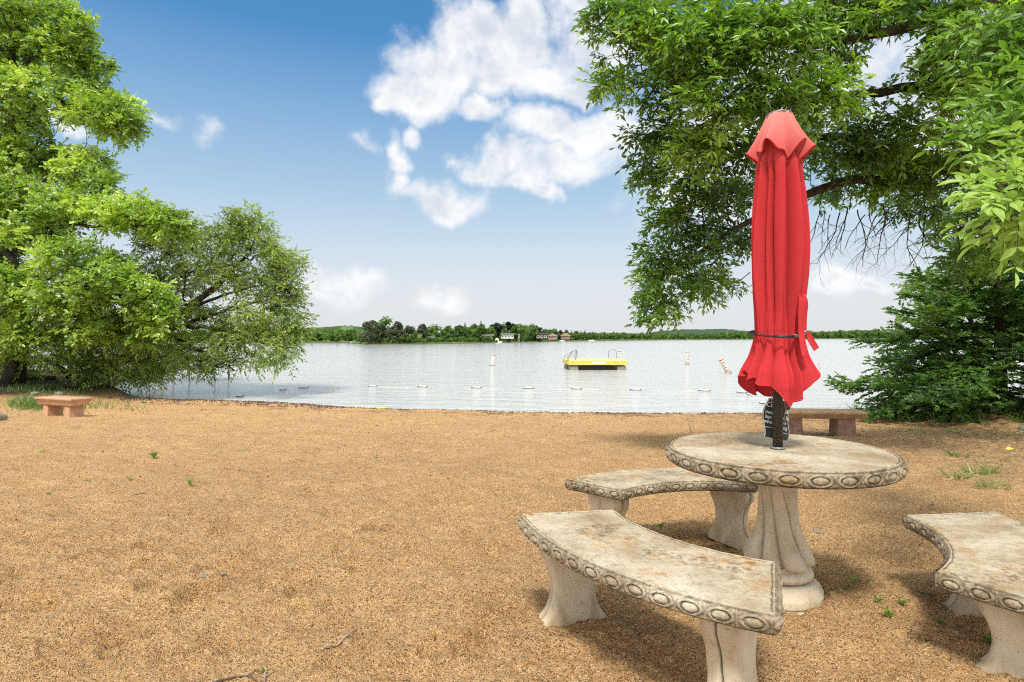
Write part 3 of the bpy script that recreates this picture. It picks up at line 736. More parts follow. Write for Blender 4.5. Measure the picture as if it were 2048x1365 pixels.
# ================================================================ CONCRETE TABLE AND CURVED BENCHES
TC = np.array([1.283, 2.897])
def outline_sweep(path, closed, hh, bulge, pitch, zc, nv=17):
    """egg-and-ring moulded edge band along an outline (world XY rows), half height hh around zc"""
    path = np.asarray(path, float)
    nxt = np.roll(path, -1, 0) if closed else np.vstack([path[1:], path[-1:]])
    prv = np.roll(path, 1, 0) if closed else np.vstack([path[:1], path[:-1]])
    t = nxt - prv; t /= np.linalg.norm(t, axis=1, keepdims=True)
    nrm = np.stack([t[:, 1], -t[:, 0]], 1)          # outline runs counter-clockwise: this points outwards
    d = np.linalg.norm(nxt - path, axis=1); s = np.concatenate([[0], np.cumsum(d)])[:len(path)]; tot = s[-1] + (d[-1] if closed else 0)
    npit = max(1, round(tot / pitch)); u = (s / tot * npit) % 1.0 - .5
    v = np.linspace(-1, 1, nv)
    U, Vv = np.meshgrid(u, v, indexing='ij')
    asp = pitch / (2 * hh)
    e = np.sqrt((U / .40) ** 2 + (Vv / .70) ** 2)
    dome = np.where(e < .64, .0105 * np.sqrt(np.clip(1 - (e / .68) ** 2, 0, 1)), 0)
    ring = .0080 * np.exp(-((e - .95) / .105) ** 2); bars = .0050 * np.exp(-((np.abs(U) - .5) / .04) ** 2) * (np.abs(Vv) < .8)
    relief = np.maximum(np.maximum(dome, ring), bars)
    env = bulge * np.sqrt(np.clip(1 - np.abs(Vv) ** 2.6, 0, 1))
    wobble = .0016 * vnoise(s[:, None] * 55, Vv * 5 + zc * 100, 8) + .0010 * vnoise(s[:, None] * 160, Vv * 14, 9)
    off = env + relief * (1 - np.abs(Vv) ** 6) + wobble
    V = np.stack([path[:, None, 0] + nrm[:, None, 0] * off, path[:, None, 1] + nrm[:, None, 1] * off, np.broadcast_to(zc + v[None] * hh, off.shape) + .0012 * vnoise(s[:, None] * 70, Vv * 3, 4) * (np.abs(Vv) > .9)], -1).reshape(-1, 3)
    n = len(path); m = n if closed else n - 1
    i = (np.arange(m))[:, None] * nv; i2 = ((np.arange(m) + 1) % n)[:, None] * nv; j = np.arange(nv - 1)[None]
    Q = np.stack([i + j, i2 + j, i2 + j + 1, i + j + 1], -1).reshape(-1, 4)
    groove_dark = (np.exp(-((e - .74) / .075) ** 2) * .95 + np.exp(-((e - 1.17) / .08) ** 2) * .55 + np.exp(-(np.abs(np.abs(U) - .5) - .05) ** 2 / .0006) * .3 * (e > 1.2)) * (np.abs(Vv) < .97)
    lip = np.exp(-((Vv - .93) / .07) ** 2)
    groove_dark = np.clip(groove_dark * .78 + lip * .8 + .45 * (Vv < -.75) + .26, 0, 1)  # darker in the grooves, along the lip and at the lower edge
    return (V, [Q], groove_dark.ravel())

def slab(path, z0, z1, inset, lip=.003):
    """top and bottom faces of a slab, with a scratched lip round the top"""
    path = np.asarray(path, float); n = len(path); c = path.mean(0)
    nxt = np.roll(path, -1, 0); prv = np.roll(path, 1, 0); t = nxt - prv; t /= np.linalg.norm(t, axis=1, keepdims=True); nr = np.stack([-t[:, 1], t[:, 0]], 1)
    k = np.arange(n); k2 = (k + 1) % n
    sarr = np.concatenate([[0], np.cumsum(np.linalg.norm(nxt - path, axis=1))])[:n]
    j1 = .0016 * vnoise(sarr * 40, sarr * 0, 3) + .0014 * vnoise(sarr * 140, sarr * 0, 5)
    rings = []
    for ins, z in ((0.0, z1 - .0035), (.006, z1 + .002), (.0125, z1 - .0028), (.019, z1), (.034, z1)):
        off = ins + (j1 if .0 < ins < .03 else 0)
        rings.append(np.column_stack([path + nr * np.reshape(off, (-1, 1)) if np.ndim(off) else path + nr * off, np.full(n, z) + (0 if ins in (0., .034) else .0012 * vnoise(sarr * 90, sarr * 0, 7))]))
    gr = [.7, .1, .85, .2, 0.]
    V = np.concatenate(rings); g = np.repeat(gr, n)
    Q = np.concatenate([np.stack([a * n + k, a * n + k2, (a + 1) * n + k2, (a + 1) * n + k], 1) for a in range(4)])
    from mathutils.geometry import tessellate_polygon
    inner = rings[-1]; tri = np.array(tessellate_polygon([[Vector(p) for p in inner]]))
    T = tri + 4 * n
    low = np.column_stack([path, np.full(n, z0)]); T2 = np.array(tessellate_polygon([[Vector(p) for p in low]])) + 5 * n
    V = np.concatenate([V, low]); g = np.concatenate([g, np.zeros(n)])
    # make the top tris face up and the bottom ones down
    def orient(T, up):
        a, b, c_ = V[T[:, 0]], V[T[:, 1]], V[T[:, 2]]; z = np.cross(b - a, c_ - a)[:, 2]
        fl = (z > 0) != up; T = T.copy(); T[fl] = T[fl][:, ::-1]; return T
    return V, [Q, np.concatenate([orient(T, True), orient(T2, False)])], g

def round_corners(corners_path, step=.0045):
    p = np.asarray(corners_path, float); nxt = np.roll(p, -1, 0)
    out = []
    for a, b in zip(p, nxt):
        L = np.linalg.norm(b - a); m = max(1, int(round(L / step)))
        out.append(a + (b - a) * (np.arange(m) / m)[:, None])
    q = np.concatenate(out)
    for _ in range(6): q = .25 * np.roll(q, 1, 0) + .5 * q + .25 * np.roll(q, -1, 0)
    return q

LEGS = {-169.3: (.06, .865), -56: (.2, .8), 71: (.12, .88)}
LEGROT = {(-169.3, .865): -8, (71, .12): 38, (71, .88): -12}
def bench_leg(top_h, Wb=.165, T=.058):
    """scrolled slab leg: x = radial half width profile, y = thickness with a creased edge"""
    zs = np.array([0, .015, .035, .055, .08, .12, .17, .22, .27, .31, .34, .365, .385, 1.0])
    ws = np.array([.160, .168, .163, .146, .120, .100, .092, .096, .114, .138, .150, .150, .134, .124])
    zs = np.concatenate([zs[:-1] / .40 * top_h, [top_h]])
    zz = np.linspace(0, top_h, 46); w = np.interp(zz, zs, ws)
    for _ in range(2): w[1:-1] = .25 * w[:-2] + .5 * w[1:-1] + .25 * w[2:]
    # plan section, right half: flat face -> edge roll -> crease -> edge roll -> flat face
    sec = [(-.5, 1.), (-.035, 1.), (-.012, .93), (-.001, .62), (.004, .3), (.001, .09), (-.012, 0.), (.001, -.09), (.004, -.3), (-.001, -.62), (-.012, -.93), (-.035, -1.), (-.5, -1.)]
    V = []; gr = []
    full = [(dx, ty, 1) for dx, ty in sec[1:-1]] + [(dx, ty, -1) for dx, ty in sec[1:-1][::-1]]
    for z, ww in zip(zz, w):
        flare = 1 + .10 * np.exp(-z / .05) 
        for dx, ty, sg in full:
            V.append((sg * (ww + dx), ty * T * flare, z)); gr.append(1. if abs(ty) < .05 else 0.)
    V = np.array(V); k = len(full); n = len(zz)
    i = np.arange(n - 1)[:, None] * k; j = np.arange(k)[None]; j2 = (j + 1) % k
    Q = np.stack([i + j, i + k + j, i + k + j2, i + j2], -1).reshape(-1, 4)
    V[:, 1] += .0015 * vnoise(V[:, 0] * 30, V[:, 2] * 30, 2)
    return V, [Q], np.array(gr)

def curved_bench(label, cx, cy, ri, ro, a0, a1, h, ax, by, z0):
    c = np.array([cx, cy]); am = math.radians((a0 + a1) / 2); rm = (ri + ro) / 2
    root = thing('curved_bench', label, 'bench', (cx + rm * math.cos(am), cy + rm * math.sin(am), z0), group='curved concrete benches round the table')
    o = np.array(root.location)
    A = np.radians(np.linspace(a0, a1, 40))
    pts = np.concatenate([np.stack([cx + ro * np.cos(A), cy + ro * np.sin(A)], 1), np.stack([cx + ri * np.cos(A[::-1]), cy + ri * np.sin(A[::-1])], 1)])
    path = round_corners(pts); path -= o[:2]
    hh = .031; zc = h - z0 - hh
    inn = path.copy(); 
    V, Q, gr = outline_sweep(path, True, hh, .010, .092, zc)
    SV, SF, sg = slab(path, zc - hh, zc + hh, .0)
    def tilt(V): V = V.copy(); V[:, 2] += ax * V[:, 0] + by * V[:, 1]; return V
    seat = part('seat', (tilt(SV), SF), M['concrete_top'], root, False, {'groove_dark': sg})
    part('rim', (tilt(V), Q), M['concrete_rim'], seat, True, {'groove_dark': gr})
    for fr in LEGS.get(a0, (.14, .86)):
        a = math.radians(a0 + (a1 - a0) * fr); lx, ly = cx + rm * math.cos(a) - o[0], cy + rm * math.sin(a) - o[1]
        LV, LF, lg = bench_leg(zc - hh + ax * lx + by * ly + .002 + .015)
        a += math.radians(LEGROT.get((a0, fr), 0)); ca, sa = math.cos(a), math.sin(a)
        R = np.array([[ca, -sa, 0], [sa, ca, 0], [0, 0, 1]])
        leg = obj('leg', mesh('leg', LV @ R.T + np.array([0, 0, -.015]), LF, M['cast'], True, {'groove_dark': lg}), root, (lx, ly, 0))
    return root
curved_bench('nearest curved concrete bench, orange stained, its front leg cut by the bottom edge', 1.276, 2.911, .82, 1.259, -169.3, -113.5, .478, -.011, .018, 0)
curved_bench('curved concrete bench standing half behind the round table, on its lake side', 1.206, 2.844, .805, 1.202, 71, 136.5, .405, -.005, -.02, -.015)
curved_bench('curved concrete bench at the right edge of the picture, partly out of frame', 1.2, 2.88, .726, 1.20, -56, 4.5, .401, .013, .02, -.01)

def table():
    z1 = .74; hh = .034; R = .506
    root = thing('round_table', 'round weathered concrete table with egg moulded rim on a fluted pedestal', 'table', (TC[0], TC[1], 0))
    A = np.linspace(0, 2 * PI, 760, endpoint=False); path = np.stack([R * np.cos(A), R * np.sin(A)], 1)
    V, Q, gr = outline_sweep(path, True, hh, .012, 2 * PI * R / 28, z1 - hh, 19)
    SV, SF, sg = slab(path, z1 - 2 * hh, z1, 0)
    top = part('tabletop', (SV, SF), M['concrete_top'], root, False, {'groove_dark': sg})
    part('rim', (V, Q), M['concrete_rim'], top, True, {'groove_dark': gr})
    prof = [(.0, .676), (.096, .676), (.095, .66), (.091, .62), (.088, .57), (.087, .52), (.089, .47), (.096, .41), (.110, .35), (.132, .30), (.154, .262), (.168, .238), (.172, .222), (.166, .208), (.146, .200), (.128, .196)]
    pr = np.array(prof); zf = np.linspace(pr[0, 1], pr[-1, 1], 70); 
    pr2 = np.column_stack([np.interp(zf, pr[::-1, 1], pr[::-1, 0]), zf]); pr2[0, 0] = .0
    def flute(a, Rr, Z):
        tw = (Z - .676) * 2.6 + .9 * np.clip((.45 - Z), 0, 1)
        amp = .10 + .17 * sstep(.55, .25, Z)
        ph = 8 * (a + tw) + .6 * np.sin(3 * a + 1.)
        f = 1 - np.abs(np.cos(ph / 2)) ** 1.0
        edge = 1 + .05 * np.sin(4 * a + 1) * sstep(.35, .22, Z)
        return Rr * (1 - amp * f) * edge * (Z < .675) + Rr * (Z >= .675)
    V, Q = lathe(pr2, 160, flute)
    a = np.arctan2(V[:, 1], V[:, 0]); ph = 8 * (a + (V[:, 2] - .676) * 2.6 + .9 * np.clip(.45 - V[:, 2], 0, 1)) + .6 * np.sin(3 * a + 1.)
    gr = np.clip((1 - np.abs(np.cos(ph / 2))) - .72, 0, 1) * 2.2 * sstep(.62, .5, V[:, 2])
    ped = part('pedestal', (V, Q), M['cast'], root, True, {'groove_dark': gr})
    pf = [(.124, .205), (.132, .19), (.150, .178), (.158, .160), (.150, .142), (.138, .136), (.158, .128), (.180, .108), (.196, .080), (.198, .050), (.192, .042), (.200, .030), (.202, -.03)]
    pf = np.array(pf); zi = np.linspace(0, len(pf) - 1, 60); pf = np.column_stack([np.interp(zi, np.arange(len(pf)), pf[:, 0]), np.interp(zi, np.arange(len(pf)), pf[:, 1])])
    def lob(a, Rr, Z): return Rr * (1 + .035 * np.abs(np.cos(4 * a + .5)) * (Z < .13) - .01 * np.exp(-((np.mod(a, PI / 4) - PI / 8) / .05) ** 2) * (Z < .13))
    V, Q = lathe(pf, 128, lob)
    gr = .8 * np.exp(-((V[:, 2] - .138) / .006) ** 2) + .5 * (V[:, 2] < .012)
    part('base', (V, Q), M['cast'], root, True, {'groove_dark': gr})
table()

# ================================================================ CLOSED PARASOL
def parasol():
    root = thing('patio_parasol', 'closed red parasol with faded top standing in the hole of the round table', 'parasol', (TC[0], TC[1], .68))
    o = np.array(root.location)
    ZR = [2.36, 2.16, 2.112, 2.0, 1.9, 1.822, 1.70, 1.58, 1.49, 1.412, 1.35, 1.296, 1.25, 1.19, 1.12, 1.05, .95]
    RR = [.91 * q_ for q_ in [.045, .088, .112, .134, .145, .151, .154, .149, .141, .130, .121, .116, .126, .148, .180, .195, .18]]
    XO = np.interp
    nT, nZ = 520, 170
    th = np.arange(nT) * 2 * PI / nT
    ph = th + .22 * np.sin(2 * th + .6) + .12 * np.sin(3 * th + 2.2)
    tt = np.linspace(0, 1, nZ)
    hem = .955 + .14 * np.abs(np.cos(th)) ** 1.35 * np.where(np.cos(th) < 0, .95, 1.15) + .015 * np.sin(5 * th)
    c0 = np.abs(np.cos(4.5 * ph + .5)); hem = hem + .03 * (1 - c0)
    Z = 2.27 + (hem[None] - 2.27) * tt[:, None]
    R = np.interp(-Z, -np.array(ZR), RR)
    tw = .10 * np.sin(2.1 * (2.2 - Z)) + .25 * sstep(1.36, 1.2, Z) * .3
    p = ph[None] + tw
    def pleat(x, w): return 1 - np.abs(np.cos(x)) ** w
    def fold(x, seed, sharp=.16):
        # cloth laid over itself: rises slowly, then drops back under the next fold
        q = np.mod(x, 1.0); k = np.floor(x).astype(int); amp = .55 + .45 * _T[(k * 7 + seed) & 255, seed]
        up = sstep(0, 1 - sharp, q) ** .8; return amp * np.where(q < 1 - sharp, 1 - up, sstep(1 - sharp, 1, q))
    cinch = np.exp(-((Z - 1.296) / .09) ** 2)
    depth = .40 + .04 * sstep(1.25, 1.0, Z) - .16 * cinch
    pn = p / (2 * PI)
    f1 = fold(9 * pn + .16 + .10 * np.sin(1.7 * Z + 2 * p), 3) * sstep(2.2, 1.95, Z) + .5 * pleat(4.5 * p + .5, .6) * sstep(1.95, 2.2, Z)
    f2 = fold(17 * pn + .4 + .16 * np.sin(2.3 * Z + 3 * p), 11, .3) * (.7 + .5 * np.sin(2 * p + 3 * Z))
    f3 = pleat(16 * p + .4, 1.) * cinch
    wr = vnoise(p * 5 + 9, Z * 3.2, 2)
    CR = [(-38, .50, 5, 20, .0), (-3, .34, 5, 12, 1.2), (10, .72, 8.0, 5, .2), (30, .52, 4.5, 14, 2.), (48, .40, 5, 12, .9), (-64, .46, 5, 18, 3.), (-88, .44, 6, 14, 1.), (70, .44, 5, 14, .5), (98, .46, 6, 16, 2.2), (128, .46, 6, 18, .3), (-115, .46, 6, 18, .6), (160, .46, 6, 18, 1.), (-150, .46, 6, 20, 2.)]
    notch = np.zeros_like(Z + p)
    for a0_, dp, wl, wr_, phs in CR:
        dl = (np.degrees(th[None]) + 90 - a0_ - 3.5 * np.sin(2.4 * Z + phs) - 2.0 * np.sin(6 * Z + 2 * phs) + 180) % 360 - 180
        notch = notch + dp * np.exp(-np.abs(np.where(dl < 0, dl / wl, dl / wr_)) ** 1.25)
    notch = np.minimum(notch * 1.12, .72) * (sstep(2.25, 2.0, Z) * .9 + .1) * (1 - .35 * cinch) * (1 - .30 * sstep(1.22, 1.08, Z))
    Rr = R * (1 + .20 - notch - depth * .10 * f1 - .05 * f2 - .12 * f3 + .04 * wr)
    Rr = Rr + .010 * np.sin(th[None] * 2 + 8 * Z) * sstep(1.2, 1.0, Z)
    cxo = .002 + .004 * (Z - 1.6)
    V = np.stack([TC[0] + cxo + Rr * np.cos(th[None]), TC[1] + Rr * np.sin(th[None]) , Z], -1).reshape(-1, 3)
    i = np.arange(nZ - 1)[:, None] * nT; j = np.arange(nT)[None]; j2 = (j + 1) % nT
    Q = np.stack([i + j, i + nT + j, i + nT + j2, i + j2], -1).reshape(-1, 4)
    can = part('canopy', (V - o, [Q]), M['red'], root, True)
    # rolled seam along the hem
    hv = V[-nT:]; hp = np.vstack([hv, hv[:1]])
    s = tube(hp - o, .0035, 6, False); part('hem', s, M['red'], can, True)
    # top cap: flared skirt over the canopy
    nT2 = 300; a = np.arange(nT2) * 2 * PI / nT2; rows = []
    aw = a + .25 * np.sin(2 * a + 2.0)
    for q in np.linspace(0, 1, 40):
        r0 = .054 + (.120 - .054) * q ** 1.0
        w = np.cos(6 * aw + 1.97) + .45 * np.cos(11 * a + .6)
        r = r0 * (1.0 + (.07 + .17 * q ** 1.0) * w); z = 2.352 - .205 * q + .030 * q ** 2 * w - .012 * q * np.cos(a - .5)
        rows.append(np.stack([TC[0] + .006 + r * np.cos(a), TC[1] + r * np.sin(a), z], 1))
    V2 = np.concatenate([[[TC[0] + .006, TC[1], 2.3575]]] + [np.stack([TC[0] + .006 + k * np.cos(a), TC[1] + k * np.sin(a), np.full(nT2, zz)], 1) for k, zz in ((.036, 2.357), (.051, 2.355))] + rows)
    n = 42; i = np.arange(n - 1)[:, None] * nT2 + 1; j = np.arange(nT2)[None]; j2 = (j + 1) % nT2
    Q2 = np.stack([i + j, i + nT2 + j, i + nT2 + j2, i + j2], -1).reshape(-1, 4); jj = np.arange(nT2)
    T2 = np.stack([np.zeros(nT2, int), 1 + jj, 1 + (jj + 1) % nT2], 1)
    cap = part('top_cap', (V2 - o, [Q2, T2]), M['red'], root, True); cap.data.materials[0] = M['redcap']
    e = rows[-1]; s = tube(np.vstack([e, e[:1]]) - o, .003, 6, False); part('hem', s, M['red'], cap, True)
    fp, ff = lathe([(0, 2.360), (.053, 2.359), (.057, 2.357), (.057, 2.353), (.05, 2.351)], 48); part('finial_plate', (fp + [TC[0] + .006, TC[1], 0] - o, ff), M['greymetal'], root, True)
    pv = tube([[TC[0], TC[1], .69], [TC[0] + .0005, TC[1], 1.2], [TC[0] + .004, TC[1], 2.34]], .0235, 28); pole = part('pole', (pv[0] - o, pv[1]), M['pole'], root, True)
    cl = lathe([(.0245, .744), (.034, .742), (.034, .75), (.028, .753), (.0245, .753)], 36); part('collar', (cl[0] + [TC[0], TC[1], 0] - o, cl[1]), M['greymetal'], pole, True)
    # tie cord: two dark strands with a bead and a wire hook
    zi = int(np.argmin(np.abs(Z[:, 0] - 1.296)))
    def coil(dz, dr, tiltx, tilty):
        a = np.linspace(0, 2 * PI, 200); k = np.interp(np.mod(a, 2 * PI), th, np.maximum.reduce([np.roll(Rr[zi], s) for s in range(-14, 15)]))
        zc = 1.296 + dz + tiltx * np.cos(a) + tilty * np.sin(a)
        return np.stack([TC[0] + (k + dr) * np.cos(a), TC[1] + (k + dr) * np.sin(a), zc], 1)
    cord = join([tube(coil(.003, .003, .004, .014), .0042, 8, False), tube(coil(-.006, .004, -.004, .012), .0040, 8, False)])
    cd = part('tie_cord', (cord[0] - o, cord[1]), M['black'], root, True)
    fr = TC[1] - .118
    b = lathe([(0, -.015), (.006, -.014), (.009, -.006), (.0105, .004), (.009, .012), (0, .013)], 20); B = b[0] @ np.array([[0, 0, -1.], [0, 1, 0], [1, 0, 0]]).T
    part('toggle_bead', (B + [TC[0] + .030, fr - .002, 1.284] - o, b[1]), M['greymetal'], cd, True)
    hk = tube(np.array([[TC[0] + .040, fr - .002, 1.284], [TC[0] + .062, fr + .006, 1.284], [TC[0] + .082, fr + .02, 1.290], [TC[0] + .09, fr + .03, 1.297], [TC[0] + .093, fr + .04, 1.302]]), .0022, 8); part('hook', (hk[0] - o, hk[1]), M['metal'], cd, True)
    # hanging closure strap, folded over at the top
    def band(pts, wv, th_=.003):
        pts = np.asarray(pts, float); n = len(pts); t = np.gradient(pts, axis=0); t /= np.linalg.norm(t, axis=1, keepdims=True)
        w = np.array(wv); w = w / np.linalg.norm(w); nn = np.cross(t, w); W2 = .0165
        prof = [(-W2, 0), (-W2 * .92, th_), (-W2 * .8, .4 * th_), (W2 * .8, .4 * th_), (W2 * .92, th_), (W2, 0), (W2 * .9, -th_ * .6), (-W2 * .9, -th_ * .6)]
        k = len(prof); V = np.concatenate([[p + w * a_ + m_ * b_ for a_, b_ in prof] for p, m_ in zip(pts, nn)])
        i = np.arange(n - 1)[:, None] * k; j = np.arange(k)[None]; j2 = (j + 1) % k
        return V, [np.stack([i + j, i + j2, i + k + j2, i + k + j], -1).reshape(-1, 4), np.array([[0, k - 1, k - 2, 1], [1, k - 2, k - 3, 2]])]
    x0 = TC[0] + .046; y0 = TC[1] - .138
    st = band(s_smooth([[x0 + .010, y0 + .01, 1.478], [x0 + .002, y0 - .004, 1.45], [x0 - .002, y0 - .006, 1.38], [x0 + .0, y0 - .002, 1.30], [x0 + .004, y0 - .014, 1.23], [x0 + .008, y0 - .02, 1.195]], 40), (1, .25, 0)); 
    st2 = band(s_smooth([[x0 + .012, y0 + .012, 1.478], [x0 + .026, y0 + .012, 1.462], [x0 + .033, y0 + .018, 1.43], [x0 + .030, y0 + .024, 1.38], [x0 + .030, y0 + .028, 1.31]], 30), (.75, .65, 0))
    part('strap', (join([st, st2])[0] - o, join([st, st2])[1]), M['red'], can, True)
    st3 = band(s_smooth([[TC[0] + .105, TC[1] - .07, 1.30], [TC[0] + .125, TC[1] - .075, 1.262], [TC[0] + .147, TC[1] - .08, 1.222]], 20), (.8, .2, .5)); part('loose_tab', (st3[0] - o, st3[1]), M['red'], can, True)
    # frayed threads
    g = np.random.default_rng(3); th_ = []
    for q in range(9):
        p = np.array([TC[0] + .165 + g.uniform(-.02, .02), TC[1] - .05 + g.uniform(-.01, .01), 1.105 + g.uniform(-.01, .02)]); pts = [p]
        d = np.array([g.normal(0, 1), g.normal(0, .5), -1.])
        for m in range(10): d = unit(d + g.normal(0, .7, 3)); pts.append(pts[-1] + d * .006)
        th_.append(tube(np.array(pts), .0006, 4))
    j = join(th_); part('frayed_thread', (j[0] - o, j[1]), M['red'], can, True)
parasol()

# ================================================================ SIGN HUNG ON THE POLE
def sign():
    # faces the camera, slightly turned and tilted; lies behind the pole
    c = np.array([TC[0] + .013, TC[1] + .045, .0])
    root = thing('hanging_sign', 'small dark green wavy sign with white lettering hung behind the parasol pole', 'sign', (c[0], c[1], .875))
    root.rotation_euler = (math.radians(-4), math.radians(11), math.radians(8))
    hw = .064; zt, zb = .098, -.092; n = 30
    q = np.linspace(0, 1, n)
    wave = .011 * np.sin(q * 2 * PI - .9)
    L = np.stack([-hw + .004 - wave * .9 - .006 * np.sin(q * PI), zt + (zb - zt) * q], 1); Rt = np.stack([hw - .002 - wave + .004 * np.sin(q * PI), zt + (zb - zt) * q], 1)
    V = []; T = .004
    for y in (-T, T): V += [(x, y, z) for x, z in L] + [(x, y, z) for x, z in Rt]
    V = np.array(V); k = np.arange(n - 1)
    Q = np.concatenate([np.stack([k, k + n, k + n + 1, k + 1], 1), np.stack([k + 2 * n, k + 1 + 2 * n, k + n + 1 + 2 * n, k + n + 2 * n], 1),
        np.stack([k, k + 1, k + 1 + 2 * n, k + 2 * n], 1), np.stack([k + n, k + 3 * n, k + 1 + 3 * n, k + n + 1], 1), np.array([[0, 2 * n, 3 * n, n], [n - 1, 2 * n - 1, 4 * n - 1, 3 * n - 1]])])
    part('board', (V, [Q]), M['board'], root)
    # pale painted edge along both wavy sides
    for E in (L, Rt):
        t = tube(np.column_stack([E[:, 0], np.full(n, -T), E[:, 1]]), .0022, 6); part('painted_edge', t, M['offwhite'], root, True)
    rows = [('Co', -.046, .066, .030, .3), ('&', .046, .046, .026, .3), ('more', -.038, .030, .022, 0), ('bac', -.046, .007, .022, 0), ('re In', .040, .014, .022, 0), ('wn', .036, -.010, .021, 0), ('whe', -.046, -.016, .022, 0), ('ving', .042, -.034, .021, 0), ('~~~~', -.044, -.042, .018, .2), ('~~~~', .044, -.058, .016, .2)]
    for s, x, z, size, sh in rows:
        me = text_mesh(s, size * 1.15, M['white'], 'lettering', .0005, 'CENTER', sh, .0003)
        o = obj('lettering', me, root, (x, -T - .001, z)); o.rotation_euler = (PI / 2, 0, 0)
    a = np.linspace(0, 4.2 * PI, 70); cur = np.column_stack([-.040 + .010 * np.cos(a) + .002 * a / PI, -T - .006 + .002 * np.sin(a), .105 - .010 * a / PI + .010 * np.sin(a)])
    w1 = tube(np.vstack([[(-.034, -.004, .155)], [(-.036, -.005, .13)], cur]), .0013, 6)
    part('hanging_wire', w1, M['metal'], root, True)
    w2 = tube(s_smooth([(.022, -.012, .12), (.026, -.010, .08), (.036, -.009, .05), (.034, -.008, .03), (.040, -.009, .0), (.040, -.010, -.02)], 20), .0022, 6); part('jute_cord', w2, M['wood'], root, True)
sign()

# ================================================================ TWO STRAIGHT BENCHES BY THE SHORE
def straight_bench(label, name, loc, rz, L, Dp, top_t, leg_h, seatm, legm, legw, profile, group):
    root = thing(name, label, 'bench', loc, rz, group)
    # seat profile swept along the length with mitred ogee ends
    pr = np.array(profile)           # (inset, z) down the side
    V = []; k = 0
    rows = []
    for ins, z in pr:
        hx, hy = L / 2 - ins, Dp / 2 - ins
        ring = []
        for (sx, sy) in ((1, 1), (-1, 1), (-1, -1), (1, -1)):
            for q in np.linspace(0, PI / 2, 5):
                r = .012; cxn, cyn = hx - r, hy - r
                base = {(1, 1): 0, (-1, 1): PI / 2, (-1, -1): PI, (1, -1): 1.5 * PI}[(sx, sy)]
                ring.append((sx * cxn + r * math.cos(base + q), sy * cyn + r * math.sin(base + q), z + leg_h))
        rows.append(ring)
    k = len(rows[0]); V = np.array(rows).reshape(-1, 3); n = len(rows)
    V[:, 2] += .003 * vnoise(V[:, 0] * 9, V[:, 1] * 9, 3)
    i = np.arange(n - 1)[:, None] * k; j = np.arange(k)[None]; j2 = (j + 1) % k
    Q = np.stack([i + j, i + k + j, i + k + j2, i + j2], -1).reshape(-1, 4)
    ctr = np.array([[0, 0, pr[0, 1] + leg_h], [0, 0, pr[-1, 1] + leg_h]]); V = np.vstack([V, ctr]); jj = np.arange(k)
    T = np.concatenate([np.stack([np.full(k, n * k), jj, (jj + 1) % k], 1), np.stack([np.full(k, n * k + 1), (n - 1) * k + (jj + 1) % k, (n - 1) * k + jj], 1)])
    part('seat', (V, [Q, T]), M[seatm], root, True)
    for sx in (-1, 1):
        lw, ld = legw
        pts = []
        for z, f in ((-.06, 1.06), (leg_h * .25, 1.), (leg_h + .004, .96)):
            for (ax, ay) in ((-1, -1), (1, -1), (1, 1), (-1, 1)):
                b = .018
                pts += [(ax * (lw / 2 * f - b), ay * ld / 2 * f, z), (ax * lw / 2 * f, ay * (ld / 2 * f - b), z)]
        part('leg', hull(np.array(pts)), M[legm], root, loc=(sx * L * .29, 0, 0))
    return root
ogee = [(.0, .115), (-.004, .108), (-.006, .095), (-.002, .083), (.012, .076), (.014, .070), (.020, .062), (.040, .045), (.050, .025), (.052, .0)]
flatp = [(.01, .125), (.0, .115), (-.006, .10), (-.004, .082), (.012, .068), (.014, .062), (.022, .060), (.024, .0)]
b1 = Gs(127, 832)
straight_bench('orange cast concrete bench seen end on, beside the grass on the left of the beach', 'park_bench', b1, math.radians(-21), 1.24, .47, .17, .25, 'terracotta', 'terracotta', (.17, .34), [(a_, b_ * 1.5) for a_, b_ in ogee], 'straight benches by the shore')
b2 = Gs(1632, 872)
straight_bench('brown concrete bench with thick rounded edge, standing behind the parasol', 'park_bench', b2, math.radians(-4), 1.50, .46, .12, .30, 'brown_stone', 'red_stone', (.30, .34), flatp, 'straight benches by the shore')
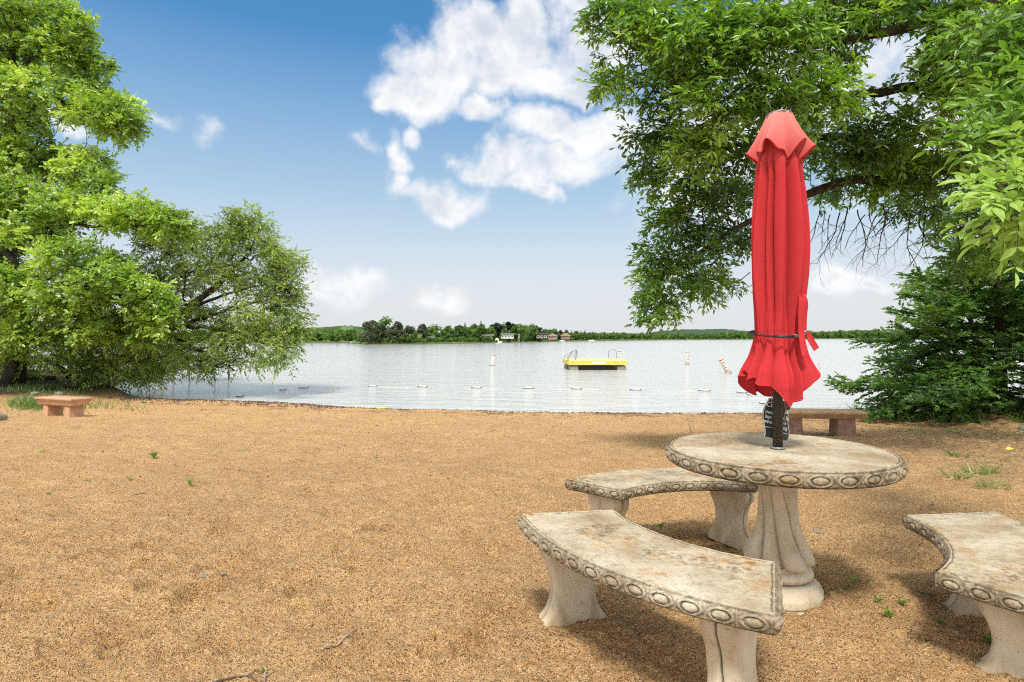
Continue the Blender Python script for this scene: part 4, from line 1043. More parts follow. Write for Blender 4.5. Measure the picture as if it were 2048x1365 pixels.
# ================================================================ ON THE WATER
def raft():
    c = onlake(1196, 741); Y = c[1]
    k = Y / F
    root = thing('swim_raft', 'yellow swim raft with tubular ladder rails floating in the roped area', 'raft', c, math.radians(1.5))
    w = 116 * k; d = 3.2; zt = .62; t = .22
    part('deck', box((0, d / 2, zt - .04), (w, d, .08), .02), M['yellow'], root)
    part('deck_edge', join([box((0, -.02, zt - .19), (w + .02, .05, .22), .01), box((w / 2 + .02, d / 2, zt - .19), (.05, d, .22), .01), box((-w / 2 - .02, d / 2, zt - .19), (.05, d, .22), .01), box((0, d + .02, zt - .19), (w + .02, .05, .22), .01)]), M['yellowdk'], root)
    strip = part('name_strip', box((.02, -.05, zt - .17), (.82, .015, .13), .004), M['white'], root)
    me = text_mesh('PRIVATE BEACH', .105, M['greymetal']); o = obj('lettering', me, strip, (.02, -.06, zt - .17)); o.rotation_euler = (PI / 2, 0, 0)
    for x, s in ((-w / 2 + .32, .56), (w / 2 - .30, .56)):
        for y in (.45, d - .45): part('float', box((x, y, .08), (s, .8, .42), .08), M['float'], root)
    part('underside', box((0, d / 2, .06), (w * .6, d * .7, .34), .04), M['darkfloat'], root)
    def rail(x0, y0, x1, y1, hgt, lean=0., two=True):
        pts = [(x0, y0, zt - .25), (x0, y0, zt + .12), (x0 + (x1 - x0) * .55 + lean, y0 + (y1 - y0) * .5, zt + hgt * .93), (x0 + (x1 - x0) * .75 + lean, y0 + (y1 - y0) * .7, zt + hgt), (x1 + lean * .6, y1, zt + hgt * .85), (x1 - .06, y1, zt + hgt * .45), (x1 - .12, y1, zt)]
        p = tube(s_smooth(pts, 40), .022, 8); part('ladder_rail', p, M['greymetal'], root, True)
    rail(-w / 2 + .0, .25, -w / 2 + .55, .25, .62); rail(-w / 2 + .0, .95, -w / 2 + .62, .95, .58, .0)
    rail(-w / 2 + .0, d - .5, -w / 2 + .75, d - .5, .60, .22)
    pts = [(w / 2 - .58, d - .3, zt), (w / 2 - .58, d - .3, zt + .35), (w / 2 - .52, d - .3, zt + .56), (w / 2 - .3, d - .3, zt + .66), (w / 2 - .08, d - .3, zt + .5), (w / 2 - .04, d - .3, zt + .2), (w / 2 - .04, d - .3, zt)]
    part('ladder_rail', tube(s_smooth(pts, 40), .024, 8), M['greymetal'], root, True)
raft()

def buoy(label, px, py, h, tilt, mark, rz=0):
    c = onlake(px, py); root = thing('marker_buoy', label, 'buoy', c, rz, 'white marker buoys off the beach')
    root.rotation_euler = (0, tilt, rz)
    r = .115
    part('body', lathe([(0, h), (r * .8, h - .005), (r, h - .03), (r, .1), (r, -.5), (0, -.5)], 28), M['offwhite'] if mark != 'dirty' else M['dirtywhite'], root, True)
    part('collar', lathe([(r, .07), (r * 1.75, .06), (r * 1.9, .02), (r * 1.75, -.05), (r, -.06)], 28), M['float'], root, True)
    part('red_band', lathe([(r + .003, h - .04), (r + .003, h - .11)], 28), M['redpaint'], root, True)
    if mark != 'plain':
        part('red_band', lathe([(r + .003, .20), (r + .003, .14)], 28), M['redpaint'], root, True)
        # round keep-out mark wrapped on the drum, facing the beach
        a = np.linspace(0, 2 * PI, 32); R = .085
        ring = []
        for q in (R - .022, R):
            x = q * np.cos(a); ring.append(np.stack([(r + .005) * np.sin(x / r), -(r + .005) * np.cos(x / r), h * .58 + q * np.sin(a)], 1))
        V = np.concatenate(ring); k = np.arange(31); part('keep_out_ring', (V, [np.stack([k, k + 1, k + 33, k + 32], 1)]), M['redpaint'], root)
        for zz in (h * .58 + .15, h * .58 - .17):
            xx = np.linspace(-.07, .07, 9); V = np.concatenate([np.stack([(r + .004) * np.sin(xx / r), -(r + .004) * np.cos(xx / r), np.full(9, zz + s)], 1) for s in (-.018, .018)]); k = np.arange(8)
            part('lettering', (V, [np.stack([k, k + 1, k + 10, k + 9], 1)]), M['darkfloat'], root)
buoy('white buoy with a red top, alone on open water toward the wooded point', 984, 732.5, .80, math.radians(6), 'plain')
buoy('upright white buoy with red ring mark, right of the raft', 1374.5, 729.5, .95, 0, 'ring', math.radians(20))
buoy('white buoy leaning far over to the left, next to the parasol', 1456, 747, .92, math.radians(-27), 'dirty')
buoy('white and red buoy half hidden behind the right end of the raft', 1239, 724, .93, 0, 'ring', math.radians(-10))

FL = [(480, 793), (566, 780.5), (607, 776.5), (745, 773), (845, 774.5), (953, 776.5), (1057, 777.5), (1153, 778.5), (1271, 780.5), (1409, 782.5), (1484, 786), (1498, 790), (1524, 807)]
fpts = [onlake(*p) for p in FL]
FLAB = ['float tucked under the willow tips, nearest the left shore', 'small float just clear of the willow, second along the rope', 'float at the bend of the rope, beside the willow',
    'white rope float between the willow and the lone buoy, far left of the straight run', 'white rope float above the lime foam board', 'white rope float below the lone red topped buoy', 'white rope float left of the raft', 'white rope float straight below the left end of the raft', 'white rope float just right of the raft',
    'white rope float left of the leaning buoy', 'dark float at the corner of the rope, beside the parasol hem', 'small float just past the dark corner float', 'stained float nearest the beach, beside the parasol hem']
proto = None
def float_mat():
    m = NM('waterline_stained_float'); c = m.coord('Object'); z = m.sep(c)[2]; n = m.noise(20, 4, .6, c)
    col = m.mix(m.rng(m.math('ADD', z, m.math('MULTIPLY', m.math('SUBTRACT', n, .5), .03)), .032, .018), (.55, .55, .51), (.07, .065, .05))
    return m.bsdf(col, .5)
M['floatbody'] = float_mat()
def make_float():
    root = thing('rope_float', FLAB[0], 'float', (0, 0, 0), 0, 'floats on the swimming area rope')
    r = .075
    pr = [(0, -.21), (.03, -.205), (r * .8, -.17), (r, -.13), (r * .97, -.02), (r, 0), (r * .97, .02), (r, .13), (r * .8, .17), (.03, .205), (0, .21)]
    Rm = np.array([[0, 0, 1.], [0, 1, 0], [-1, 0, 0]])
    V, Q = lathe(pr, 20); part('body', (V @ Rm.T, Q), M['floatbody'], root, True)
    for s in (-1, 1):
        V, Q = lathe([(.0, s * .255), (.022, s * .25), (.03, s * .235), (.034, s * .2), (.03, s * .19)], 12); part('end_cap', (V @ Rm.T, Q), M['black'], root, True)
    return root
proto = make_float()
for i, c in enumerate(fpts):
    o = proto if i == 0 else copy_tree(proto)
    a, b = fpts[max(0, i - 1)], fpts[min(len(fpts) - 1, i + 1)]
    o.location = (c[0], c[1], ZL + .004); o.rotation_euler = (0, 0, math.atan2(b[1] - a[1], b[0] - a[0]) + random.Random(i).uniform(-.15, .15))
    o['label'] = FLAB[i]
    o.scale = (.75, .75, .75) if i in (1, 11, 3) else (.88, .88, .88)
rp = [onlake(430, 799)]
for c in fpts: rp.append(c)
rp.append(onlake(1560, 822)); rp = np.array(rp)
sl = np.concatenate([[0], np.cumsum(np.linalg.norm(np.diff(rp, axis=0), axis=1))]); s = np.linspace(0, sl[-1], 500)
rq = np.stack([np.interp(s, sl, rp[:, a]) for a in range(3)], 1); rq[:, 2] = ZL - .006 + .010 * np.sin(s * 1.7); rq[:, 1] += .05 * np.sin(s * .8)
tag(obj('rope', mesh('rope', *tube(rq, .006, 6), M['dirtywhite'], True)), 'thin pale rope linking the floats round the swimming area', 'rope')

# lime foam board at the waterline
c = onlake(740, 819.6)
bw = .98; q = np.linspace(-1, 1, 40); wd = .16 * np.sqrt(np.clip(1 - np.abs(q) ** 4, 0, 1)) + .004
top = np.stack([q * bw / 2, wd, .045 + .025 * q ** 2], 1); bot = top * [1, -1, 1]
V = np.concatenate([top, bot, top * [1, .96, 1] - [0, 0, .05], bot * [1, .96, 1] - [0, 0, .05]]); k = np.arange(39)
Q = np.concatenate([np.stack([k + 40, k + 41, k + 1, k], 1), np.stack([k + 80, k + 81, k + 121, k + 120], 1), np.stack([k, k + 1, k + 81, k + 80], 1), np.stack([k + 41, k + 40, k + 120, k + 121], 1)])
o = obj('foam_board', mesh('foam_board', V, [Q], M['lime']), None, (c[0], c[1] + .02, ZL - .008)); o.rotation_euler = (0, 0, .02); tag(o, 'lime green foam board lying along the waterline', 'board')

# dock glimpsed under the willow
dk = thing('boat_dock', 'pale dock on thin posts glimpsed through the branches at the left', 'dock', (-20, 29, ZL), math.radians(-4))
part('deck', join([box((x, 0, .62), (1.45, 1.3, .07), .01) for x in np.arange(-3, 6.1, 1.5)] + [box((1.5, -.62, .55), (9, .05, .14), .01)]), M['dockwood'], dk)
for x in (-3.4, -1, 1.6, 4.2, 6.2):
    for y in (-.6, .6): part('post', tube([(x, y, -1.2), (x, y, .9)], .035, 8), M['float'], dk, True)
# boat on a lift further along
bt = thing('moored_boat', 'white motor boat moored by the dock behind the willow', 'boat', (-19.8, 31, ZL), math.radians(8))
def hullmesh(L, Bm, Hh):
    xs = np.linspace(-.5, .5, 15); rows = []
    for x in xs:
        f = math.sqrt(max(0., 1 - max(0, (x + .05) / .55) ** 2.4)) if x > -.05 else 1.; b = Bm / 2 * f + .01; hz = Hh * (1 + .25 * max(0, x))
        rows.append([(x * L, -b, hz), (x * L, -b * .92, hz * .5), (x * L, -b * .55, .02), (x * L, 0, -.08), (x * L, b * .55, .02), (x * L, b * .92, hz * .5), (x * L, b, hz), (x * L, b * .85, hz - .03), (x * L, 0, hz - .1), (x * L, -b * .85, hz - .03)])
    V = np.array(rows).reshape(-1, 3); k = 10; i = np.arange(14)[:, None] * k; j = np.arange(k)[None]; j2 = (j + 1) % k
    return V, [np.stack([i + j, i + k + j, i + k + j2, i + j2], -1).reshape(-1, 4), np.array([list(range(9, -1, -1))])]
part('hull', hullmesh(4.6, 1.8, .62), M['white'], bt, True); part('windscreen', hull(np.array([(.3, -.7, .6), (.3, .7, .6), (.75, -.6, .6), (.75, .6, .6), (.2, -.6, .95), (.2, .6, .95), (.3, .6, .97), (.3, -.6, .97)])), M['darkfloat'], bt)

# ================================================================ FAR SHORE
def shorept(px, d): return np.array([(px - CX) / F * d, d])
FS = [(-900, 160), (-200, 185), (300, 205), (560, 212), (700, 208), (718, 176), (740, 165), (840, 170), (912, 188), (1000, 214), (1100, 280), (1300, 400), (1490, 520), (1700, 800), (2100, 1000), (3200, 1100)]
fs = np.array([shorept(*p) for p in FS])
fsl = np.concatenate([[0], np.cumsum(np.linalg.norm(np.diff(fs, axis=0), axis=1))])
ss = np.linspace(0, fsl[-1], 700); sh = np.stack([np.interp(ss, fsl, fs[:, a]) for a in range(2)], 1)
sh += np.stack([.8 * vnoise(ss * .05, ss * 0, 1), 2.0 * vnoise(ss * .06, ss * 0, 2)], 1)
dirv_ = unit(sh)                                              # straight away from the viewer's side of the lake
rows = []
for off, z in ((-2, -.8), (0, .0), (.5, .2), (3, .32), (12, .42), (40, .7), (120, 2), (500, 6)):
    pt = sh + dirv_ * off; rows.append(np.column_stack([pt, np.full(len(pt), ZL + z) + (.35 * vnoise(pt[:, 0] * .1, pt[:, 1] * .1, 5) if off > 1 else 0)]))
V = np.concatenate(rows); n = len(sh); i = np.arange(len(rows) - 1)[:, None] * n; j = np.arange(n - 1)[None]
def shoremat():
    m = NM('far_bank_grass'); c = m.pos(); nn = m.noise(.12, 5, .6, c); n2 = m.noise(.6, 4, .6, c); z = m.sep(c)[2]
    col = m.ramp(nn, [(.3, (.05, .09, .022)), (.55, (.10, .15, .04)), (.72, (.24, .22, .12))])
    col = m.mix(m.rng(m.math('ADD', z, m.math('MULTIPLY', n2, .25)), ZL + .42, ZL + .22), col, (.08, .075, .045))
    return m.bsdf(col, .9, 0, None, .1)
tag(obj('far_shore', mesh('far_shore', V, np.stack([i + j, i + j + 1, i + n + j + 1, i + n + j], -1).reshape(-1, 4), shoremat(), True)), kind='structure')
# hills behind
def ridge(name, x0, x1, d, ztop, mat, seed, depth=250):
    xs = np.linspace(x0, x1, 90); q = (xs - x0) / (x1 - x0)
    zt = ztop * (np.sin(q * PI) ** .35 * .88 + .12 * vnoise(q * 7, q * 0, seed) + .04 * vnoise(q * 40, q * 0, seed + 1))
    V = []
    for dd, f in ((0, 0.), (depth * .35, .7), (depth * .6, 1.), (depth, .8)):
        V.append(np.stack([(xs - CX) / F * (d + dd), np.full(90, d + dd), ZL + zt * f], 1))
    i = np.arange(3)[:, None] * 90; j = np.arange(89)[None]
    tag(obj(name, mesh(name, np.concatenate(V), np.stack([i + j, i + j + 1, i + 91 + j, i + 90 + j], -1).reshape(-1, 4), mat, True)), kind='structure')
hm = NM('wooded_hill'); hc = hm.pos(); hn = hm.noise(.06, 6, .7, hc)
ridge('hill', 380, 900, 560, 15.6, hm.bsdf(hm.ramp(hn, [(.35, (.03, .06, .02)), (.6, (.07, .12, .035))]), .9, 0, None, .05), 3)
fm = NM('green_field'); ridge('hill', 668, 720, 548, 15.3, fm.bsdf((.10, .18, .07), .9, 0, None, .05), 7, 60)
hm2 = NM('far_wooded_hill'); ridge('hill', 1270, 1560, 1150, 22, hm2.bsdf((.05, .085, .05), .9, 0, None, .05), 9, 300)

# --- far trees: eight prototypes, then copies
def far_crown(seed, kind, h):
    g = np.random.default_rng(seed); n = 1100
    if kind == 'cone':
        n = 900; t = g.random(n) ** .8; z = .12 + .88 * t; r = (1 - t) * .22 + .012; a = g.random(n) * 2 * PI; rr = r * np.sqrt(g.random(n)) * (1 + .35 * np.sin(z * 55))
        Pp = np.stack([rr * np.cos(a), rr * np.sin(a), z], 1) * h; L = h * g.uniform(.05, .10, n) * (1.2 - t)
    else:
        nb = 13; bc = []; br = []
        wid = {'round': .36, 'wide': .48, 'tall': .26, 'open': .34}[kind]
        for k in range(nb):
            u = unit(g.normal(size=3)); zz = g.uniform(.14, .86); s = math.sin(PI * min(1, max(.12, (zz - .05) / .95))) ** .6
            bc.append((u[0] * wid * .62 * s, u[1] * wid * .62 * s, zz)); br.append(g.uniform(.09, .19) * (wid / .36) ** .5)
        bc = np.array(bc); br = np.array(br); pick = g.integers(0, nb, n * 2 if kind != 'open' else n)
        q = unit(g.normal(size=(len(pick), 3))) * (g.random((len(pick), 1)) ** .3); q[:, 2] *= .8
        Pp = (bc[pick] + q * br[pick][:, None]) * h; L = h * g.uniform(.05, .095, len(pick))
    n = len(Pp); D = unit(g.normal(size=(n, 3))); D[:, 2] -= .2; N = g.normal(size=(n, 3)) + [0, -.5, 1.]
    tn = vnoise(Pp[:, 0] / h * 7 + seed, Pp[:, 2] / h * 7 + Pp[:, 1] / h * 5, 3) * .5 + .5
    return leafcards(Pp, D, N, L, L * .75, np.clip(.1 + .65 * tn + g.normal(0, .12, n), 0, 1), DIAMOND)
PROTO = {}
def proto_mesh(key):
    if key not in PROTO:
        kind, mat, seed = key
        V, Fa, T = far_crown(seed, kind, 10.0); cm = mesh('far_crown', V, Fa, M[mat], False, {'tint': T})
        g = np.random.default_rng(seed); tr = [tube([(0, 0, -.6), (.05, 0, 1.5), (-.05, .05, 4), (.1, 0, 8 if kind == 'cone' else 6.5)], [.2, .17, .12, .04], 7)]
        if kind != 'cone':
            for k in range(5): a = g.uniform(0, 2 * PI); z = g.uniform(2, 4.5); tr.append(tube([(0, 0, z), (math.cos(a) * 1.1, math.sin(a) * 1.1, z + 1.2), (math.cos(a) * 2.2, math.sin(a) * 2.2, z + 2.6)], [.09, .06, .02], 5))
        PROTO[key] = (mesh('far_trunk', *join(tr), M['barkgrey'], True), cm)
    return PROTO[key]
def far_tree(px, d, top, key, name, label, group, wide=1., seed=0):
    """top: photo row of the tree top; stands on the bank at distance d"""
    x, y = shorept(px, d); zb = ZL + .25; zt = H - (top - CY0) / F * d; s = (zt - zb) / 9.7
    root = thing(name, label, 'tree', (x, y, zb), random.Random(seed).uniform(0, 6.28), group); root.scale = (s * wide, s * wide, s)
    tm, cm = proto_mesh(key); obj('trunk', tm, root); obj('crown', cm, root)
def shore_d(px):
    k = np.array(FS, float); return float(np.interp(px, k[:, 0], k[:, 1]))
R_, Wd, Tl, Op, Cn = 'round', 'wide', 'tall', 'open', 'cone'
PT = [(738, 168, 640, (Wd, 'fargrey', 41), 1.15, 'broad grey green tree at the left end of the wooded point'), (762, 176, 645, (R_, 'fargrey', 42), 1.1, 'grey green tree second from the left tip of the wooded point'), (770, 190, 632, (Op, 'far', 43), 1.0, 'tallest tree of the wooded point, open crowned and bright green'),
    (785, 172, 652, (R_, 'fargrey', 44), 1.1, 'silvery low tree at the middle of the wooded point'), (800, 182, 642, (R_, 'fargrey', 41), 1.15, 'dark grey tree right of the tallest tree on the wooded point'), (818, 186, 650, (Wd, 'fargrey', 42), 1.0, 'grey green tree at the right shoulder of the wooded point'), (845, 196, 647, (R_, 'fargrey', 44), .9, 'pale grey tree standing clear to the right of the wooded point'), (826, 178, 663, (Wd, 'far', 45), .9, 'low green bush tree at the right foot of the wooded point')]
for i, (px, d, top, key, wd, lab) in enumerate(PT): far_tree(px, d, top, key, 'point_tree', lab, 'trees on the wooded point', wd, i)
MT = [(862, 203, 654, Wd, 'far', 46), (872, 214, 648, Op, 'far', 43), (884, 205, 658, R_, 'far', 45), (893, 222, 651, R_, 'far', 47), (904, 208, 656, Wd, 'far', 48), (913, 224, 652, Tl, 'fardark', 49), (924, 212, 650, R_, 'far', 47), (930, 236, 646, Cn, 'fardark', 50), (938, 216, 653, Tl, 'far', 45), (948, 232, 648, R_, 'far', 46), (960, 222, 649, Wd, 'far', 47), (962, 246, 643, Cn, 'fardark', 51), (975, 226, 655, R_, 'far', 48), (985, 230, 652, R_, 'far', 45), (990, 250, 645, Tl, 'fardark', 49), (998, 240, 644, Tl, 'fardark', 52), (1008, 238, 657, Tl, 'far', 46), (1010, 256, 644, Op, 'far', 43), (1020, 252, 643, Tl, 'fardark', 49), (1027, 246, 652, R_, 'far', 47), (1038, 244, 647, Wd, 'far', 48), (1048, 250, 650, R_, 'far', 46), (1058, 258, 650, Op, 'far', 43), (1066, 262, 648, Wd, 'far', 45), (1076, 268, 650, Tl, 'fardark', 52), (1088, 280, 658, R_, 'far', 47), (1098, 292, 659, R_, 'far', 46), (1108, 300, 657, Wd, 'far', 48), (1120, 310, 660, Tl, 'fardark', 49), (1133, 318, 659, R_, 'far', 45), (1143, 330, 661, Cn, 'fardark', 50), (1152, 334, 662, R_, 'far', 46), (1162, 345, 661, Cn, 'fardark', 51), (1170, 350, 660, Cn, 'fardark', 50)]
for i, (px, d, top, kd, mt, sd_) in enumerate(MT):
    word = {Wd: 'broad', R_: 'rounded', Tl: 'tall narrow', Op: 'open crowned', Cn: 'pointed conifer'}[kd]; colr = {'far': 'mid green', 'fardark': 'dark green'}[mt]
    where = 'between the wooded point and the cabins' if px < 960 else ('behind the cabins' if px < 1090 else 'beyond the tan house')
    far_tree(px, d, top, (kd, mt, sd_), 'shore_tree', f'{word} {colr} tree on the far shore {where}', f'{word} {colr} far trees {where}', 1.05 if kd != Cn else .9, 100 + i)
# woods that read as one mass
def woods(name, label, spans, seed):
    g = np.random.default_rng(seed); Vs = []; Fs = []; Ts = []; n0 = 0
    for px, d, top, key, wd in spans:
        x, y = shorept(px, d); zb = ZL + .4; zt = H - (top - CY0) / F * d; s = (zt - zb) / 9.7
        _, cm = proto_mesh(key); nv = len(cm.vertices); co = np.empty(nv * 3, np.float32); cm.vertices.foreach_get('co', co); co = co.reshape(-1, 3)
        t = np.empty(nv, np.float32); cm.attributes['tint'].data.foreach_get('value', t)
        # thin out what is far smaller than a pixel
        nl = nv // 4; keep = g.random(nl) < .4; kk = np.repeat(keep, 4); a = g.uniform(0, 6.28); c, s_ = math.cos(a), math.sin(a)
        v = co[kk] ; v = np.stack([(v[:, 0] * c - v[:, 1] * s_) * wd, (v[:, 0] * s_ + v[:, 1] * c) * wd, v[:, 2]], 1)
        # keep leaf size readable after thinning
        L = v.reshape(-1, 4, 3); m = L.mean(1, keepdims=True); L = m + (L - m) * 1.3; v = L.reshape(-1, 3) * s + [x, y, zb]
        q = keep.sum(); Vs.append(v); Ts.append(np.clip(t[kk] + g.normal(0, .12), 0, 1)); Fs.append((np.arange(q)[:, None, None] * 4 + DIAMOND[1][None]).reshape(-1, 3) + n0); n0 += q * 4
    o = obj(name, mesh(name, np.concatenate(Vs), np.concatenate(Fs), M['far'], False, {'tint': np.concatenate(Ts)}))
    tag(o, label, 'woods', None, 'stuff')
g = np.random.default_rng(77); keys = [(R_, 'far', 45), (Wd, 'far', 46), (R_, 'far', 47), (Wd, 'far', 48), (Tl, 'far', 45), (Cn, 'fardark', 50)]
sp = []
for px in np.arange(-250, 740, 6.5): sp.append((px + g.uniform(-3, 3), shore_d(px) + 5 + g.uniform(0, 30), 672 - 9 * g.random() - 4 * (px > 600), keys[g.integers(0, 5)], 1.25))
for px in np.arange(-250, 740, 7.): sp.append((px + g.uniform(-3, 3), shore_d(px) + 50 + g.uniform(0, 60), 664 - 6 * g.random(), keys[g.integers(0, 6)], 1.2))
sq = []
for px in np.arange(722, 1100, 2.2): sq.append((px + g.uniform(-2, 2), shore_d(px) + g.uniform(3, 16), 684.5 - 12 * g.random() ** 1.6 - (px > 900) * 1, keys[g.integers(0, 5)], 1.9))
woods('shore_shrubs', 'low green scrub along the bank under the far trees and cabins', sq, 3)
woods('far_woods', 'green woods along the far shore left of the wooded point', sp, 1)
sp = []
for px in np.arange(1085, 2150, 4.):
    d = shore_d(px); topc = np.interp(px, [1085, 1170, 1230, 1300, 1400, 1500, 1620, 1720, 1800, 2150], [664, 666, 666, 668, 669, 664, 664, 661, 660, 660])
    sp.append((px + g.uniform(-2, 2), d + 6 + g.uniform(0, 20), min(topc + 4 * g.random(), 674), keys[g.integers(0, 5)], 1.3))
    sp.append((px + g.uniform(-2, 2), d + 40 + g.uniform(0, 80), topc - 3 * g.random() ** 2, keys[g.integers(0, 6)], 1.1))
woods('far_woods', 'long low line of woods along the far shore right of the houses', sp, 2)

# --- houses and marks on the far shore
def house(label, px, d, w, h, dep, roofh, wallm, roofm, rz=0, wins=3, z0=.7, cat='house', name='lake_house'):
    x, y = shorept(px, d); root = thing(name, label, cat, (x, y, ZL + z0), rz)
    part('wall', box((0, 0, h / 2), (w, dep, h), .03), wallm, root)
    rf = np.array([(sx * (w / 2 + .4), sy * (dep / 2 + .4), h + .02) for sx in (-1, 1) for sy in (-1, 1)] + [(sx * (w / 2 + .4), sy * (dep / 2 + .4), h + .2) for sx in (-1, 1) for sy in (-1, 1)] + [(-w / 2 - .3, 0, h + roofh), (w / 2 + .3, 0, h + roofh)])
    part('roof', hull(rf), roofm, root)
    for i in range(wins):
        wx = -w / 2 + w * (i + .5) / wins; win = part('window', box((0, 0, 0), (w / wins * .55, .08, h * .42), .01), M['glass'], root, loc=(wx, -dep / 2 - .02, h * .55)); part('frame', join([box((sx * w / wins * .3, 0, 0), (.12, .12, h * .5), .01) for sx in (-1, 1)] + [box((0, 0, sz * h * .23), (w / wins * .6, .12, .12), .01) for sz in (-1, 1)]), M['white'], win)
    return root
M['glass'] = plain('dark_window_glass', (.02, .024, .028), .15, 0, .1, 3)
M['darkroof'] = plain('dark_shingles', (.05, .048, .045), .9, 0, .2, 3); M['brownwall'] = plain('brown_siding', (.07, .055, .045), .8, 0, .2, 3); M['tanwall'] = plain('tan_pink_siding', (.27, .18, .14), .8, 0, .1, 3); M['greyroof'] = plain('grey_shingles', (.16, .15, .14), .9, 0, .2, 3); M['pinkroof'] = plain('tan_shingles', (.32, .22, .17), .9, 0, .15, 3)
house('white lakeside cabin with a row of dark windows on the far shore', 1015, 224, 4.6, 1.5, 4, .5, M['offwhite'], M['greyroof'], 0, 4, 1.5)
house('dark roofed low cabin left of the white cabin on the far shore', 976, 222, 3.8, 1.1, 4, .6, M['brownwall'], M['greyroof'], 0, 2, 1.4)
house('dark brown house half hidden by trees, right of the white cabin', 1083, 262, 4.8, 1.9, 5, .8, M['brownwall'], M['darkroof'], 0, 3, 1.3)
house('small tan gabled house at the shore, left of its pink neighbour', 1105, 276, 2.3, 1.6, 4, 1.2, M['tanwall'], M['pinkroof'], math.radians(80), 1, .9)
house('pinkish tan gabled house at the shore, rightmost of the far houses', 1131, 298, 3.2, 1.7, 4, 1.5, M['tanwall'], M['pinkroof'], math.radians(75), 1, .9)
house('grey boathouse at the water right of the wooded point', 862, 196, 1.7, 1.0, 3, .7, M['brownwall'], M['greyroof'], math.radians(15), 1, .6, 'boathouse', 'boathouse')
x, y = shorept(994, 219); rt = thing('dome_tent', 'small white dome beside the white cabin on the far shore', 'tent', (x, y, ZL + .7)); part('cover', lathe([(0, .95), (.35, .88), (.6, .6), (.68, .3), (.68, 0)], 16), M['white'], rt, True); part('door', box((0, -.66, .25), (.3, .06, .5), .01), M['greyroof'], rt)
def far_boat(label, px, d, L, rz):
    x, y = shorept(px, d); r = thing('moored_boat', label, 'boat', (x, y, ZL), rz, 'boats along the far shore'); part('hull', hullmesh(L, 1.3, .45), M['white'], r, True); part('cover', box((-.2, 0, .5), (L * .5, .9, .2), .05), M['dockwood'], r)
far_boat('white boat drawn up at the grey boathouse', 856, 187, 2.6, .1); far_boat('white boat moored right of the white dome', 1000, 211.5, 1.6, .2); far_boat('small white boat at the bank beyond the pink house', 1183, 318, 3.4, .1); far_boat('white boat at the bank below the tan house', 1124, 287, 2.4, 0); far_boat('pale boat at the bank left of the wooded point', 708, 199, 2.4, .2)
def pole(label, px, d, top, r, mat, cat='pole', name='utility_pole'):
    x, y = shorept(px, d); zt = H - (top - CY0) / F * d; rt = thing(name, label, cat, (x, y, ZL + .4)); part('mast', tube([(0, 0, 0), (0, 0, zt - ZL - .4)], [r, r * .7], 8), mat, rt, True)
    if name == 'utility_pole': part('crossarm', box((0, 0, zt - ZL - .9), (2.2, .12, .14), .01), mat, rt)
pole('white flagpole among the trees right of the white cabin', 1038, 228, 668, .11, M['white'], 'flagpole', 'flagpole')
pole('grey utility pole on the far shore left of the parasol', 1454, 500, 663, .16, M['greymetal']); pole('pale utility pole on the far shore right of the parasol', 1662, 720, 656, .2, M['greymetal'])

# ================================================================ SHORE LITTER, STONES, WEEDS, GRASS
g = np.random.default_rng(91)
def stone(label, px, py, s, seed, z=None, group=None):
    g = np.random.default_rng(seed); import bmesh
    bm = bmesh.new(); bmesh.ops.create_icosphere(bm, subdivisions=3, radius=1); V = np.array([v.co[:] for v in bm.verts]); Fa = np.array([[v.index for v in f.verts] for f in bm.faces]); bm.free()
    n = vnoise(V[:, 0] * 1.6 + seed, V[:, 1] * 1.6 + V[:, 2] * 1.3, seed); V = V * (1 + .22 * n)[:, None] * np.array(s)
    c = Gs(px, py) if z is None else np.array(z); o = obj('stone', mesh('stone', V, Fa, M['stone'], True), None, c + [0, 0, s[2] * .35]); o.rotation_euler = (0, 0, g.uniform(0, 3)); tag(o, label, 'stone', group)
stone('round grey stone cut off by the left edge of the picture', -4, 842, (.16, .13, .12), 1)
stone('pale rounded stone behind the orange bench, lower of two', 62, 797, (.09, .07, .05), 2); stone('darker rounded stone behind the orange bench, upper of two', 70, 789, (.11, .08, .06), 3); stone('mossy stone in the shade right of the two behind the orange bench', 118, 790, (.12, .09, .06), 4)
stone('small dark pebble on open sand left of the right bench', 1633, 1067, (.022, .018, .014), 5); stone('flat grey pebble beside the clearest footprint', 408, 1160, (.024, .018, .010), 6); stone('small grey pebble above the clearest footprint', 447, 1168, (.018, .013, .008), 7); stone('pale stone in the grass at the right edge', 2046, 858, (.10, .07, .05), 8)

def stick(label, pts, r, mat='darkwood', name='twig'):
    p = np.array([Gs(*q[:2]) + [0, 0, q[2] if len(q) > 2 else .006] for q in pts]); c = p[0].copy(); p = s_smooth(p, 26); g = np.random.default_rng(int(pts[0][0])); p[1:-1] += g.normal(0, r * .35, (24, 3))
    V, Fa = tube(p - c, np.linspace(r, r * .5, 26), 7); fk = tube([p[15] - c, p[15] - c + [.03, .035, .004]], [r * .6, r * .3], 5); V, Fa = join([(V, Fa), fk])
    tag(obj(name, mesh(name, V, Fa, M[mat], True), None, c), label, 'twig', 'dry twigs on the sand')
stick('longest grey twig lying on the sand below the footprints', [(648, 1304), (676, 1292), (690, 1284), (712, 1265)], .0055, 'wood'); stick('curved dark twig at the bottom edge of the picture', [(425, 1362), (468, 1353), (500, 1352), (524, 1362)], .004); stick('short pale twig standing at the bottom edge beside the curved one', [(527, 1362), (529, 1350), (531, 1341, .02)], .005, 'wood')
